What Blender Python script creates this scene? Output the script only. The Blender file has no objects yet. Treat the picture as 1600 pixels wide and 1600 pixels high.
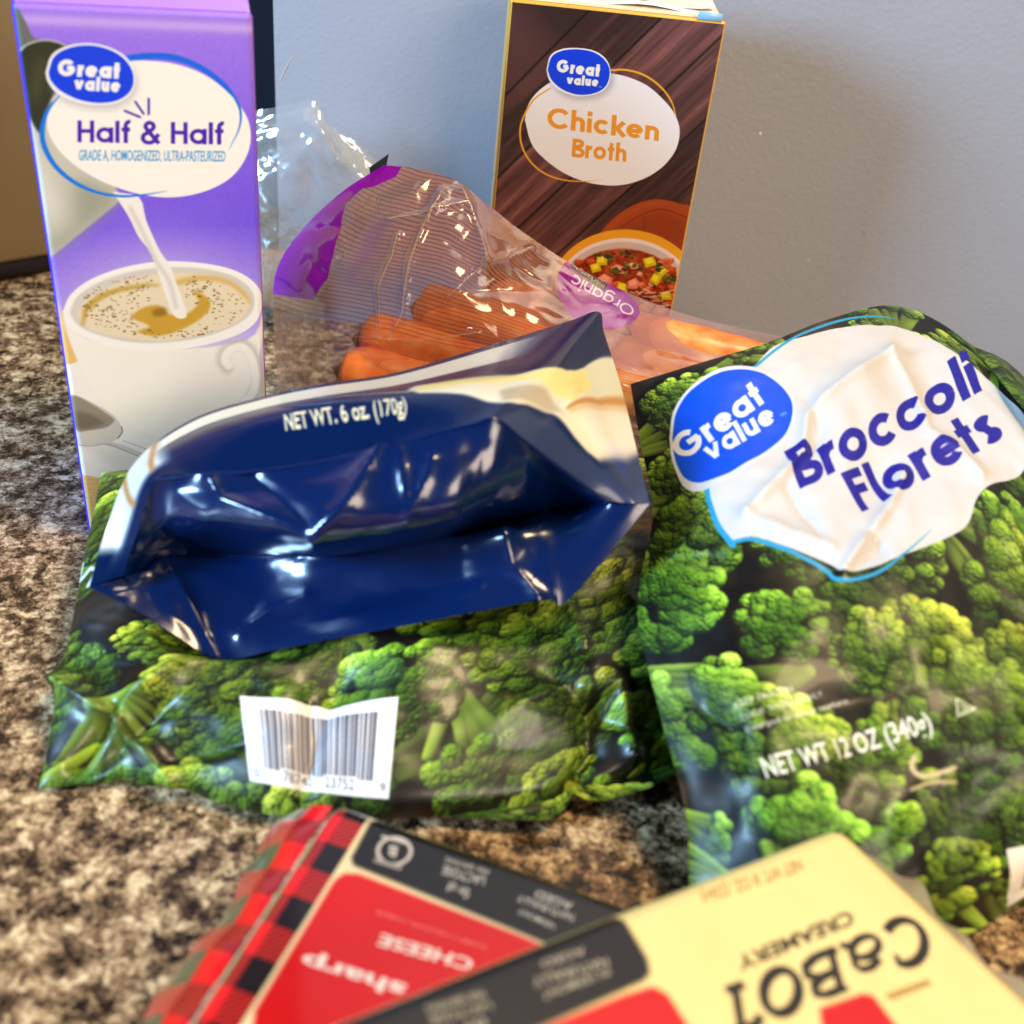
import bpy, bmesh, math, random
import numpy as np
from mathutils import Matrix, Vector

rnd = random.Random(7)
RNG = np.random.default_rng(7)
sc = bpy.context.scene
COL = sc.collection
CM = 0.01

# ------------------------------------------------------------------ camera
FPX, PITCH, ROLL, CAMZ = 1633.0, math.radians(32.456), math.radians(-6.473), 25.0   # focal length in 1600-px units, cm
Fw = np.array([0, math.cos(PITCH), -math.sin(PITCH)])
_x = np.array([1.0, 0, 0]); _d = np.cross(Fw, _x)
Rt = math.cos(ROLL) * _x + math.sin(ROLL) * _d
Dn = -math.sin(ROLL) * _x + math.cos(ROLL) * _d
CAMP = np.array([0, 0, CAMZ])
cam = bpy.data.cameras.new('camera')
co = bpy.data.objects.new('camera', cam); COL.objects.link(co); sc.camera = co
m = Matrix.Identity(4)
for i in range(3):
    m[i][0] = Rt[i]; m[i][1] = -Dn[i]; m[i][2] = -Fw[i]; m[i][3] = CAMP[i] * CM
co.matrix_world = m
cam.sensor_width = 36; cam.lens = FPX / 1600 * 36
cam.clip_start = 0.01; cam.clip_end = 50
cam.dof.use_dof = True; cam.dof.focus_distance = 0.44; cam.dof.aperture_fstop = 8.6
cam.dof.aperture_blades = 0

# ------------------------------------------------------------------ light
sc.view_settings.view_transform = 'Standard'; sc.view_settings.look = 'None'
sc.view_settings.exposure = 0.0; sc.view_settings.gamma = 1.0
sc.cycles.transparent_max_bounces = 24
w = bpy.data.worlds.new('World'); sc.world = w; w.use_nodes = True
bg = w.node_tree.nodes['Background']; bg.inputs[0].default_value = (0.80, 0.86, 1.0, 1); bg.inputs[1].default_value = 0.06

def area(name, loc, target, sx, sy, power, col):
    l = bpy.data.lights.new(name, 'AREA'); l.shape = 'RECTANGLE'; l.size = sx; l.size_y = sy
    l.energy = power; l.color = col
    o = bpy.data.objects.new(name, l); COL.objects.link(o)
    o.location = loc
    o.rotation_euler = (Vector(target) - Vector(loc)).to_track_quat('-Z', 'Y').to_euler()
    return o
area('window_light', (-1.30, -0.42, 0.62), (0.05, 0.50, 0.10), 0.34, 0.48, 54.0, (0.40, 0.68, 1.0))
area('ceiling_lamp', (0.42, 0.24, 1.25), (0.06, 0.30, 0.05), 0.30, 0.30, 16.0, (1.0, 0.73, 0.42))
area('fill_light', (0.95, -1.05, 0.85), (-0.05, 0.40, 0.08), 0.90, 0.70, 27.0, (1.0, 0.80, 0.62))  # added soft fill lamp from the front, brightens the carton faces

# ------------------------------------------------------------------ space helpers (everything in cm)
def ray(px, py): return (px - 800) / FPX * Rt + (py - 800) / FPX * Dn + Fw
def at(px, py, y=None, z=None):
    v = ray(px, py)
    if y is not None: return CAMP + v * (y / v[1])
    return CAMP + v * ((z - CAMZ) / v[2])
def proj(P):
    v = np.asarray(P, float) - CAMP; zz = v @ Fw
    return np.stack([800 + FPX * (v @ Rt) / zz, 800 + FPX * (v @ Dn) / zz], -1)
def onplane(px, py, o, n):
    v = ray(px, py); t = ((o - CAMP) @ n) / (v @ n); return CAMP + v * t

def link(name, me, mats, parent=None):
    o = bpy.data.objects.new(name, me); COL.objects.link(o)
    for mm in (mats if isinstance(mats, (list, tuple)) else [mats]): me.materials.append(mm)
    if parent: o.parent = parent
    return o
def thing(name, label, cat, group=None, loc=(0, 0, 0)):
    o = bpy.data.objects.new(name, None); COL.objects.link(o)
    o['label'] = label; o['category'] = cat; o.empty_display_size = 0.01
    o.location = [c * CM for c in loc]
    if group: o['group'] = group
    return o
def tag(o, label, cat, group=None):
    o['label'] = label; o['category'] = cat
    if group: o['group'] = group
    return o
def settle(o, parent):            # keep world coordinates when the parent Empty is not at the origin
    o.parent = parent
    o.matrix_parent_inverse = Matrix.Translation(-Vector(parent.location))
    return o

def mesh_grid(P, uv=True, flip=False):
    nv, nu = P.shape[:2]
    V = (P.reshape(-1, 3) * CM)
    idx = np.arange(nv * nu).reshape(nv, nu)
    q = np.stack([idx[:-1, :-1], idx[:-1, 1:], idx[1:, 1:], idx[1:, :-1]], -1).reshape(-1, 4)
    if flip: q = q[:, ::-1]
    me = bpy.data.meshes.new('m'); me.from_pydata(V.tolist(), [], q.tolist())
    U = np.stack(np.broadcast_arrays(np.linspace(0, 1, nu)[None, :], np.linspace(0, 1, nv)[:, None]), -1).reshape(-1, 2)
    l = me.uv_layers.new(name='UVMap')
    l.data.foreach_set('uv', U[q.reshape(-1)].astype(np.float32).reshape(-1))
    me.polygons.foreach_set('use_smooth', [True] * len(me.polygons)); me.update()
    return me

def cr(G, n):                     # Catmull-Rom along axis 0
    G = np.asarray(G, float); N = len(G)
    E_ = np.concatenate([[2 * G[0] - G[1]], G, [2 * G[-1] - G[-2]]])
    out = []
    for i in range(N - 1):
        p0, p1, p2, p3 = E_[i:i + 4]
        for k in range(n):
            t = k / n
            out.append(.5 * (2 * p1 + (p2 - p0) * t + (2 * p0 - 5 * p1 + 4 * p2 - p3) * t * t + (3 * p1 - p0 - 3 * p2 + p3) * t ** 3))
    out.append(G[-1]); return np.array(out)
def dense(G, nu, nv):
    G = cr(G, nv); return np.swapaxes(cr(np.swapaxes(G, 0, 1), nu), 0, 1)
def grid_normals(P):
    du = np.gradient(P, axis=1); dv = np.gradient(P, axis=0)
    n = np.cross(du, dv); return n / (np.linalg.norm(n, axis=-1, keepdims=True) + 1e-9)
def smoothabs(x, e=0.03): return np.sqrt(x * x + e * e)
def folds(U, V, lst):             # sharp creases: list of (cu, cv, angle, length, reach, height) in cm
    d = np.zeros_like(U)
    for cu, cv, a, L, s, h in lst:
        c, sn = math.cos(a), math.sin(a)
        al = (U - cu) * c + (V - cv) * sn; ac = -(U - cu) * sn + (V - cv) * c
        d += h * np.exp(-smoothabs(ac, .04) / s) * np.exp(-(al / L) ** 4)
    return d
def crumple(U, V, n, W, H, size, amp, seed):
    r = np.random.default_rng(seed); d = np.zeros_like(U)
    for _ in range(n):
        cu, cv, a = r.uniform(0, W), r.uniform(0, H), r.uniform(0, math.pi)
        s = size * r.uniform(.5, 1.6)
        ac = -(U - cu) * math.sin(a) + (V - cv) * math.cos(a); al = (U - cu) * math.cos(a) + (V - cv) * math.sin(a)
        d += r.uniform(-1, 1) * amp * smoothabs(ac, .03) / s * np.exp(-(ac * ac + .6 * al * al) / (s * s)) * 2
    return d
def ridge(Ps, path, h, wd):      # a sharp crease along a line seen on the sheet
    q = proj(Ps); d = np.full(q.shape[:2], 1e9); path = np.asarray(path, float)
    for a, b in zip(path[:-1], path[1:]):
        e = b - a; t = np.clip(((q - a) @ e) / (e @ e), 0, 1); d = np.minimum(d, np.hypot(*np.moveaxis(q - a - t[..., None] * e, -1, 0)))
    return h * np.exp(-d / wd)
class Inv:                        # where on a sheet (u, v) a point of the photograph lies
    def __init__(s, P): s.P = P; s.q = proj(P); s.nv, s.nu = P.shape[:2]
    def __call__(s, px, py):
        d = ((s.q - np.array([px, py])) ** 2).sum(-1); i, j = np.unravel_index(np.argmin(d), d.shape)
        i0 = min(max(i, 1), s.nv - 2); j0 = min(max(j, 1), s.nu - 2)
        a = (s.q[i0, j0 + 1] - s.q[i0, j0 - 1]) / 2; b = (s.q[i0 + 1, j0] - s.q[i0 - 1, j0]) / 2
        try: t = np.linalg.solve(np.stack([a, b], 1), np.array([px, py]) - s.q[i0, j0])
        except Exception: t = np.zeros(2)
        t = np.clip(t, -40, 40) if d.min() > 9 else np.clip(t, -2, 2)
        return np.array([(j0 + t[0]) / (s.nu - 1), (i0 + t[1]) / (s.nv - 1)])

# ------------------------------------------------------------------ print canvases
def boxblur(a, r):
    r = int(max(1, round(r)))
    for ax in (0, 1):
        for _ in range(2):
            pad = [(0, 0)] * a.ndim; pad[ax] = (r + 1, r)
            c = np.cumsum(np.pad(a, pad, mode='edge'), axis=ax)
            n = a.shape[ax]
            a = (np.take(c, range(2 * r + 1, 2 * r + 1 + n), axis=ax) - np.take(c, range(0, n), axis=ax)) / (2 * r + 1)
    return a
def fbm(h, w, cell, octv=4, seed=0):
    r = np.random.default_rng(seed); out = np.zeros((h, w)); amp = 1; tot = 0
    cx, cy = cell if isinstance(cell, tuple) else (cell, cell)
    for o in range(octv):
        gh, gw = int(h / cy) + 3, int(w / cx) + 3
        g = r.random((gh, gw))
        y = np.arange(h) / cy; x = np.arange(w) / cx
        yi = y.astype(int); xi = x.astype(int); fy = (y - yi)[:, None]; fx = (x - xi)[None, :]
        fy = fy * fy * (3 - 2 * fy); fx = fx * fx * (3 - 2 * fx)
        A = g[yi][:, xi]; B = g[yi][:, xi + 1]; C = g[yi + 1][:, xi]; D = g[yi + 1][:, xi + 1]
        out += amp * ((A * (1 - fx) + B * fx) * (1 - fy) + (C * (1 - fx) + D * fx) * fy); tot += amp
        amp *= .55; cx = max(1.01, cx / 2); cy = max(1.01, cy / 2)
    return out / tot

_fm = {}
def fine_map(cv, p):
    k = (id(cv), round(p[0], 1), round(p[1], 1))
    if k not in _fm: _fm[k] = cv.pts([p])[0]
    return _fm[k]
class Cv:
    def __init__(s, w, h, ppc, col=(255, 255, 255), alpha=False):
        s.w, s.h, s.k = w, h, ppc; s.W, s.H = int(w * ppc), int(h * ppc)
        s.a = np.ones((s.H, s.W, 4)); s.a[..., :3] = np.array(col) / 255.
        if alpha: s.a[..., 3] = 0
        s.map = None
    def pts(s, L): return np.array([s.map(*p) if s.map else p for p in L], float)
    def grid(s):
        return np.meshgrid((np.arange(s.W) + .5) / s.k, (np.arange(s.H) + .5) / s.k)
    def put(s, mask, col, al=1.0, oy=0, ox=0, pa=None):
        ys = np.flatnonzero(mask.any(1)); xs = np.flatnonzero(mask.any(0))
        if not len(ys): return
        sl = (slice(ys[0], ys[-1] + 1), slice(xs[0], xs[-1] + 1)); mask = mask[sl]; v = s.a[sl]
        mk = (mask * al)[..., None]
        c = np.asarray(col, float) / 255.
        v[..., :3] = v[..., :3] * (1 - mk) + c * mk
        t = 1.0 if pa is None else pa
        v[..., 3:] = v[..., 3:] * (1 - mk) + t * mk
    def polymask(s, P, soft=0):
        P = np.asarray(P) * s.k; n = len(P); M = np.zeros((s.H, s.W)); SS = 3
        y0 = max(0, int(P[:, 1].min())); y1 = min(s.H - 1, int(P[:, 1].max()) + 1)
        Q = np.roll(P, -1, 0)
        for r in range(y0, y1 + 1):
            for k in range(SS):
                y = r + (k + .5) / SS
                c = (P[:, 1] <= y) != (Q[:, 1] <= y)
                if not c.any(): continue
                xs = np.sort(P[c, 0] + (y - P[c, 1]) / (Q[c, 1] - P[c, 1]) * (Q[c, 0] - P[c, 0]))
                for a, b in zip(xs[::2], xs[1::2]):
                    a = max(a, 0); b = min(b, s.W)
                    if b <= a: continue
                    ia, ib = int(a), int(b)
                    if ia == ib: M[r, ia] += (b - a) / SS
                    else:
                        M[r, ia] += (ia + 1 - a) / SS
                        M[r, ia + 1:ib] += 1 / SS
                        if ib < s.W: M[r, ib] += (b - ib) / SS
        if soft: M = boxblur(M, soft * s.k)
        return np.clip(M, 0, 1)
    def poly(s, L, col, al=1.0, soft=0, smooth=0, raw=False, pa=None, clip=None):
        P = np.asarray(L, float) if raw else s.pts(L)
        if smooth: P = cr(np.concatenate([P, P[:1]]), smooth)[:-1]
        M = s.polymask(P, soft)
        if clip is not None: M = M * clip
        s.put(M, col, al, pa=pa); return M
    def line(s, L, wd, col, al=1.0, smooth=0, raw=False, taper=None, soft=0, pa=None):
        P = np.asarray(L, float) if raw else s.pts(L)
        if smooth: P = cr(P, smooth)
        M = s.strokemask([P], wd, taper, True)
        if soft: M = boxblur(M, soft * s.k)
        s.put(M, col, al, pa=pa)
    def strokemask(s, polys, wd, taper=None, round_=False):
        M = np.zeros((s.H, s.W)); k = s.k
        for P in polys:
            P = P * k; n = len(P)
            for i in range(n - 1):
                a, b = P[i], P[i + 1]; d = b - a; L = np.hypot(*d)
                if L < 1e-6: continue
                hw = wd * k / 2
                if taper is not None:
                    t = (i + .5) / (n - 1); hw *= np.interp(t, np.linspace(0, 1, len(taper)), taper)
                d = d / L; r = hw + 2
                x0 = int(max(0, min(a[0], b[0]) - r)); x1 = int(min(s.W, max(a[0], b[0]) + r + 1))
                y0 = int(max(0, min(a[1], b[1]) - r)); y1 = int(min(s.H, max(a[1], b[1]) + r + 1))
                if x1 <= x0 or y1 <= y0: continue
                X, Y = np.meshgrid(np.arange(x0, x1) + .5 - a[0], np.arange(y0, y1) + .5 - a[1])
                al = X * d[0] + Y * d[1]; ac = np.abs(-X * d[1] + Y * d[0])
                if round_ or True:
                    cap0 = (i > 0) or round_; cap1 = (i < n - 2) or round_
                    over = np.maximum(-al, al - L)
                    flat = np.maximum(ac - hw, over)
                    rr = np.hypot(np.maximum(over, 0), ac) - hw
                    e = flat
                    if cap0: e = np.where(al < 0, rr, e)
                    if cap1: e = np.where(al > L, rr, e)
                M[y0:y1, x0:x1] = np.maximum(M[y0:y1, x0:x1], np.clip(.5 - e, 0, 1))
        return M
    def ell(s, c, ax, ay, ang, col, al=1.0, soft=0, raw=True, n=72):
        t = np.linspace(0, 2 * np.pi, n, endpoint=False)
        P = np.stack([c[0] + ax * np.cos(t) * math.cos(ang) - ay * np.sin(t) * math.sin(ang),
                      c[1] + ax * np.cos(t) * math.sin(ang) + ay * np.sin(t) * math.cos(ang)], -1)
        return s.poly(P, col, al, soft, raw=True) if raw else s.poly([tuple(p) for p in P], col, al, soft)
    def text(s, txt, p0, p1, up, col, wt=.2, al=1.0, font=None, bold=0.0, pa=None, fine=False):
        p0, p1, up = (np.array(q, float) for q in (p0, p1, up)); ey = up - p0
        A_, B_, C_, D_ = s.pts([p0, p1, up, p1 + ey])
        if font is None:
            polys, W = stroke_text(txt, wt); ex = (p1 - p0) / W; ey = ey / 1.42; T = []
            for q in polys:
                if len(q) == 2: q = q[0] + (q[1] - q[0]) * np.linspace(0, 1, 4)[:, None]
                t = np.gradient(q, axis=0); t /= np.linalg.norm(t, axis=1, keepdims=True) + 1e-9; nn = np.stack([-t[:, 1], t[:, 0]], -1) * wt / 2
                A, B = (s.pts(p0 + r[:, :1] * ex + r[:, 1:] * ey) for r in (q + nn, q - nn))
                for i in range(len(q) - 1): T += [(A[i], B[i], A[i + 1]), (B[i], B[i + 1], A[i + 1])]
            M = s.trimask(np.array(T))
        else:
            tris, W, Hc = font_tris(txt, bold, font); a = tris[..., :1] / W; b = tris[..., 1:] / Hc
            if fine: M = s.trimask(np.array([fine_map(s, p0 + q_[0] / W * (p1 - p0) + q_[1] / Hc * ey) for q_ in tris.reshape(-1, 2)]).reshape(-1, 3, 2))
            else: M = s.trimask(A_ * (1 - a) * (1 - b) + B_ * a * (1 - b) + C_ * (1 - a) * b + D_ * a * b)
        s.put(M, col, al, pa=pa); return M
    def trimask(s, T):
        SS = 2; M = np.zeros((s.H * SS, s.W * SS), bool); T = T * s.k * SS
        for t in T:
            x0, y0 = np.maximum(0, np.floor(t.min(0)).astype(int)); x1, y1 = np.ceil(t.max(0)).astype(int) + 1
            x1 = min(x1, s.W * SS); y1 = min(y1, s.H * SS)
            if x1 <= x0 or y1 <= y0: continue
            X, Y = np.meshgrid(np.arange(x0, x1) + .5, np.arange(y0, y1) + .5)
            e = [(t[(i + 1) % 3, 0] - t[i, 0]) * (Y - t[i, 1]) - (t[(i + 1) % 3, 1] - t[i, 1]) * (X - t[i, 0]) for i in range(3)]
            M[y0:y1, x0:x1] |= ((e[0] >= -1e-6) & (e[1] >= -1e-6) & (e[2] >= -1e-6)) | ((e[0] <= 1e-6) & (e[1] <= 1e-6) & (e[2] <= 1e-6))
        return M.reshape(s.H, SS, s.W, SS).mean((1, 3))
    def image(s, name, white=.93):
        im = bpy.data.images.new(name, s.W, s.H, alpha=True)
        a = np.clip(s.a, 0, 1).copy(); a[..., :3] *= white
        im.pixels.foreach_set(a.astype(np.float32).reshape(-1)); im.alpha_mode = 'CHANNEL_PACKED'; im.update()
        return im

def font_tris(txt, bold, kind):
    c = bpy.data.curves.new('t', 'FONT'); c.body = txt; c.offset = bold; c.resolution_u = 3
    o = bpy.data.objects.new('t', c); me = o.to_mesh(); me.calc_loop_triangles()
    V = np.array([v.co[:2] for v in me.vertices]); T = np.array([t.vertices[:] for t in me.loop_triangles])
    o.to_mesh_clear(); bpy.data.objects.remove(o)
    c2 = bpy.data.curves.new('t', 'FONT'); c2.body = 'H'; o2 = bpy.data.objects.new('t', c2); m2 = o2.to_mesh()
    Hc = max(v.co[1] for v in m2.vertices); o2.to_mesh_clear(); bpy.data.objects.remove(o2)
    bpy.data.curves.remove(c); bpy.data.curves.remove(c2)
    x0 = V[:, 0].min(); V[:, 0] -= x0
    return V[T], V[:, 0].max(), Hc

def arc(cx, cy, r, a0, a1, n=22, ry=None):
    t = np.radians(np.linspace(a0, a1, n)); return np.stack([cx + r * np.cos(t), cy + (ry or r) * np.sin(t)], -1)
def seg(*p): return np.array(p, float)
def glyph(ch, t):                 # round geometric lettering: x-height 1, capitals 1.42
    h = t / 2; r = .5 - h; A = 1.42
    if ch == 'o': return [arc(.5, .5, r, 0, 360, 40)], 1.0
    if ch == 'c': return [arc(.5, .5, r, 42, 318, 34)], .93
    if ch == 'e': return [arc(.5, .5, r, 0, 318, 36), seg((h, .5), (1 - h * .6, .5))], 1.0
    if ch == 'a': return [arc(.5, .5, r, 0, 360, 40), seg((1 - h, 0), (1 - h, 1))], 1.0
    if ch == 'g': return [arc(.5, .5, r, 0, 360, 40), seg((1 - h, 1), (1 - h, -.1)), arc(.5, -.1, r, 0, -150, 16, ry=.3)], 1.0
    if ch == 'l': return [seg((h, 0), (h, A + .02))], t
    if ch == 'i': return [seg((h, 0), (h, 1)), seg((h, A - t * 1.02), (h, A + .04))], t
    if ch == 'n': return [seg((h, 0), (h, 1)), np.concatenate([arc(.42, .58, .42 - h, 180, 0, 18), seg((.84 - h, 0))])], .84
    if ch == 'h': return [seg((h, 0), (h, A + .02)), np.concatenate([arc(.42, .58, .42 - h, 180, 0, 18), seg((.84 - h, 0))])], .84
    if ch == 'u': return [seg((.84 - h, 0), (.84 - h, 1)), np.concatenate([seg((h, 1)), arc(.42, .42, .42 - h, 180, 360, 18)])], .84
    if ch == 'r': return [seg((h, 0), (h, 1)), arc(.46, .52, .46 - h, 180, 78, 12)], .52
    if ch == 't': return [seg((.26, 0), (.26, 1.36)), seg((0, 1 - h), (.52, 1 - h))], .52
    if ch == 'f': return [np.concatenate([seg((.22 + h * .2, 0)), arc(.5, 1.14, .28 - h * .2, 180, 84, 10)]), seg((0, 1 - h), (.5, 1 - h))], .5
    if ch == 'k': return [seg((h, 0), (h, A + .02)), seg((.74, 1), (t * .9, .42)), seg((.3, .58), (.8, 0))], .78
    if ch == 's': return [np.concatenate([arc(.36, .74, .26 - h + .08, 30, 250, 16, ry=.26 - h), arc(.36, .27, .3 - h + .06, 80, -150, 16, ry=.27 - h)])], .72
    if ch == 'H': return [seg((h, 0), (h, A)), seg((.98 - h, 0), (.98 - h, A)), seg((h, A * .52), (.98 - h, A * .52))], .98
    if ch == 'F': return [seg((h, 0), (h, A)), seg((h, A - h), (.72, A - h)), seg((h, A * .54), (.68, A * .54))], .74
    if ch == 'C': return [arc(.71, .71, .71 - h, 40, 320, 40)], 1.30
    if ch == 'G': return [np.concatenate([arc(.71, .71, .71 - h, 42, 360, 44)]), seg((.72, .71), (1.42 - h * .6, .71))], 1.44
    if ch == 'O': return [arc(.71, .71, .71 - h, 0, 360, 44)], 1.42
    if ch == 'V' or ch == 'v': return [seg((h * .9, A if ch == 'V' else 1), (.5, h * .6)), seg((.5, h * .6), (1 - h * .9, A if ch == 'V' else 1))], 1.0
    if ch == 'B': return [seg((h, 0), (h, A)), np.concatenate([seg((h, A - h)), arc(.5, 1.07, .33 - h * .4, 90, -90, 14, ry=.35 - h), seg((h, .72))]),
                         np.concatenate([seg((h, .72)), arc(.52, .37, .40 - h * .5, 90, -90, 14, ry=.36 - h + h * .3), seg((h, h))])], .92
    if ch == '&': return [np.concatenate([seg((1.0, 0), (.3, .92)), arc(.46, 1.1, .24, 200, -20, 14, ry=.25), seg((.62, .92), (.26, .64)), arc(.42, .36, .36, 135, 330, 16, ry=.32), seg((.98, .62))])], 1.02
    return [], .45
def stroke_text(txt, t):
    out = []; x = 0; gap = .115
    for ch in txt:
        g, wd = glyph(ch, t)
        for p in g: out.append(p + np.array([x, 0]))
        x += wd + gap
    return out, x - gap

# ------------------------------------------------------------------ materials
def nt(name):
    mm = bpy.data.materials.new(name); mm.use_nodes = True; t = mm.node_tree
    return mm, t, t.nodes['Principled BSDF'], t.nodes['Material Output']
def N(t, kind, **kw):
    n = t.nodes.new(kind)
    for k, v in kw.items():
        if k in n.inputs: n.inputs[k].default_value = v
        else: setattr(n, k, v)
    return n
def lin(c):
    c = np.array(c) / 255.; c = np.where(c <= .04045, c / 12.92, ((c + .055) / 1.055) ** 2.4); return (*c, 1)
def bump(t, b, scale, strength, dist=.0004, detail=3):
    tc = N(t, 'ShaderNodeTexCoord'); n = N(t, 'ShaderNodeTexNoise', Scale=scale, Detail=detail)
    t.links.new(tc.outputs['Object'], n.inputs['Vector'])
    bm = N(t, 'ShaderNodeBump', Strength=strength, Distance=dist); t.links.new(n.outputs[0], bm.inputs['Height'])
    t.links.new(bm.outputs[0], b.inputs['Normal']); return bm
def plain(name, col, rough=.4, spec=.5, bs=None, coat=0, mottle=0):
    mm, t, b, o = nt(name); b.inputs['Base Color'].default_value = lin(col); b.inputs['Roughness'].default_value = rough
    b.inputs['Specular IOR Level'].default_value = spec; b.inputs['Coat Weight'].default_value = coat
    b.inputs['Coat Roughness'].default_value = .08
    if mottle:
        tc = N(t, 'ShaderNodeTexCoord'); n = N(t, 'ShaderNodeTexNoise', Scale=mottle, Detail=5)
        t.links.new(tc.outputs['Object'], n.inputs['Vector'])
        mx = N(t, 'ShaderNodeMix', data_type='RGBA'); mx.inputs[6].default_value = lin([c * .9 for c in col]); mx.inputs[7].default_value = lin([min(255, c * 1.06) for c in col])
        t.links.new(n.outputs[0], mx.inputs[0]); t.links.new(mx.outputs[2], b.inputs['Base Color'])
    if bs: bump(t, b, *bs)
    return mm
def printed(name, im, rough=.35, spec=.5, bs=None, coat=0):
    mm, t, b, o = nt(name); i = N(t, 'ShaderNodeTexImage'); i.image = im; i.extension = 'EXTEND'; i.interpolation = 'Cubic'
    t.links.new(i.outputs[0], b.inputs['Base Color']); b.inputs['Roughness'].default_value = rough
    b.inputs['Specular IOR Level'].default_value = spec; b.inputs['Coat Weight'].default_value = coat; b.inputs['Coat Roughness'].default_value = .06
    if bs: bump(t, b, *bs)
    return mm
def film(name, im=None, tint=(225, 215, 210), alpha=.15, rough=.10, gl=.10, bs=(60, .5, .002), glcol=(1, 1, 1, 1)):
    mm, t, b, o = nt(name); t.nodes.remove(b)
    df = N(t, 'ShaderNodeBsdfDiffuse'); tl = N(t, 'ShaderNodeBsdfTranslucent'); tr = N(t, 'ShaderNodeBsdfTransparent')
    df.inputs[0].default_value = lin(tint); tl.inputs[0].default_value = lin(tint)
    m0 = N(t, 'ShaderNodeMixShader'); m0.inputs[0].default_value = .35
    t.links.new(df.outputs[0], m0.inputs[1]); t.links.new(tl.outputs[0], m0.inputs[2])
    m1 = N(t, 'ShaderNodeMixShader'); m1.inputs[0].default_value = alpha
    t.links.new(tr.outputs[0], m1.inputs[1]); t.links.new(m0.outputs[0], m1.inputs[2])
    if im:
        i = N(t, 'ShaderNodeTexImage'); i.image = im; i.extension = 'EXTEND'
        t.links.new(i.outputs[0], df.inputs[0]); t.links.new(i.outputs[0], tl.inputs[0]); t.links.new(i.outputs[1], m1.inputs[0])
    g = N(t, 'ShaderNodeBsdfGlossy'); g.inputs['Roughness'].default_value = rough; g.inputs[0].default_value = glcol
    fr = N(t, 'ShaderNodeFresnel', IOR=1.5); ad = N(t, 'ShaderNodeMath', operation='MULTIPLY_ADD'); ad.inputs[1].default_value = .20; ad.inputs[2].default_value = gl
    ad.use_clamp = True; t.links.new(fr.outputs[0], ad.inputs[0])
    m2 = N(t, 'ShaderNodeMixShader'); t.links.new(ad.outputs[0], m2.inputs[0]); t.links.new(m1.outputs[0], m2.inputs[1]); t.links.new(g.outputs[0], m2.inputs[2])
    t.links.new(m2.outputs[0], o.inputs[0])
    tc = N(t, 'ShaderNodeTexCoord'); n = N(t, 'ShaderNodeTexNoise', Scale=bs[0], Detail=2.0); t.links.new(tc.outputs['Object'], n.inputs['Vector'])
    bm = N(t, 'ShaderNodeBump', Strength=bs[1], Distance=bs[2]); t.links.new(n.outputs[0], bm.inputs['Height'])
    t.links.new(bm.outputs[0], g.inputs['Normal']); t.links.new(bm.outputs[0], fr.inputs['Normal'])
    return mm

def granite():
    mm, t, b, o = nt('brown_laminate'); tc = N(t, 'ShaderNodeTexCoord')
    def noise(s, d=4, r=.6, dist=0):
        n = N(t, 'ShaderNodeTexNoise', Scale=s, Detail=d, Roughness=r, Distortion=dist); t.links.new(tc.outputs['Object'], n.inputs['Vector']); return n
    def ramp(src, stops):
        r = N(t, 'ShaderNodeValToRGB'); e = r.color_ramp.elements
        while len(e) < len(stops): e.new(.5)
        for k, (p, c) in enumerate(stops): e[k].position = p; e[k].color = c if len(c) == 4 else lin(c)
        t.links.new(src, r.inputs[0]); return r
    def flecks(sc):
        v = N(t, 'ShaderNodeTexVoronoi', Scale=sc); nn = N(t, 'ShaderNodeTexNoise', Scale=sc * .9, Detail=2.0); mp = N(t, 'ShaderNodeMix', data_type='VECTOR'); mp.inputs[0].default_value = .006
        t.links.new(tc.outputs['Object'], nn.inputs['Vector']); t.links.new(tc.outputs['Object'], mp.inputs[4]); t.links.new(nn.outputs['Color'], mp.inputs[5]); t.links.new(mp.outputs[1], v.inputs['Vector'])
        sx = N(t, 'ShaderNodeSeparateColor'); t.links.new(v.outputs['Color'], sx.inputs[0]); return sx.outputs[0]
    def madd(a, k, c):            # a * k + c
        q = N(t, 'ShaderNodeMath', operation='MULTIPLY_ADD'); t.links.new(a, q.inputs[0]); q.inputs[1].default_value = k
        if isinstance(c, float): q.inputs[2].default_value = c
        else: t.links.new(c, q.inputs[2])
        return q.outputs[0]
    f = madd(flecks(330), .20, madd(flecks(760), .15, madd(noise(95, 6, .72, .2).outputs[0], 1.35, -.175 - .175)))
    f = madd(noise(520, 3, .6).outputs[0], .35, madd(f, 1.0, -.175))
    base = ramp(f, [(.29, (28, 21, 16)), (.40, (70, 53, 38)), (.49, (122, 97, 70)), (.59, (172, 144, 108)), (.72, (226, 202, 160))])
    dk = ramp(noise(135, 6, .75, .2).outputs[0], [(.56, (0, 0, 0, 1)), (.60, (1, 1, 1, 1))])
    big = ramp(noise(22, 3, .6).outputs[0], [(.42, (.1, .1, .1, 1)), (.58, (1, 1, 1, 1))])
    mu = N(t, 'ShaderNodeMath', operation='MULTIPLY'); t.links.new(dk.outputs[0], mu.inputs[0]); t.links.new(big.outputs[0], mu.inputs[1])
    mx2 = N(t, 'ShaderNodeMix', data_type='RGBA'); t.links.new(mu.outputs[0], mx2.inputs[0]); t.links.new(base.outputs[0], mx2.inputs[6]); mx2.inputs[7].default_value = lin((26, 21, 19))
    t.links.new(mx2.outputs[2], b.inputs['Base Color']); b.inputs['Roughness'].default_value = .26
    bump(t, b, 220, .12, .0003); return mm
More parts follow.
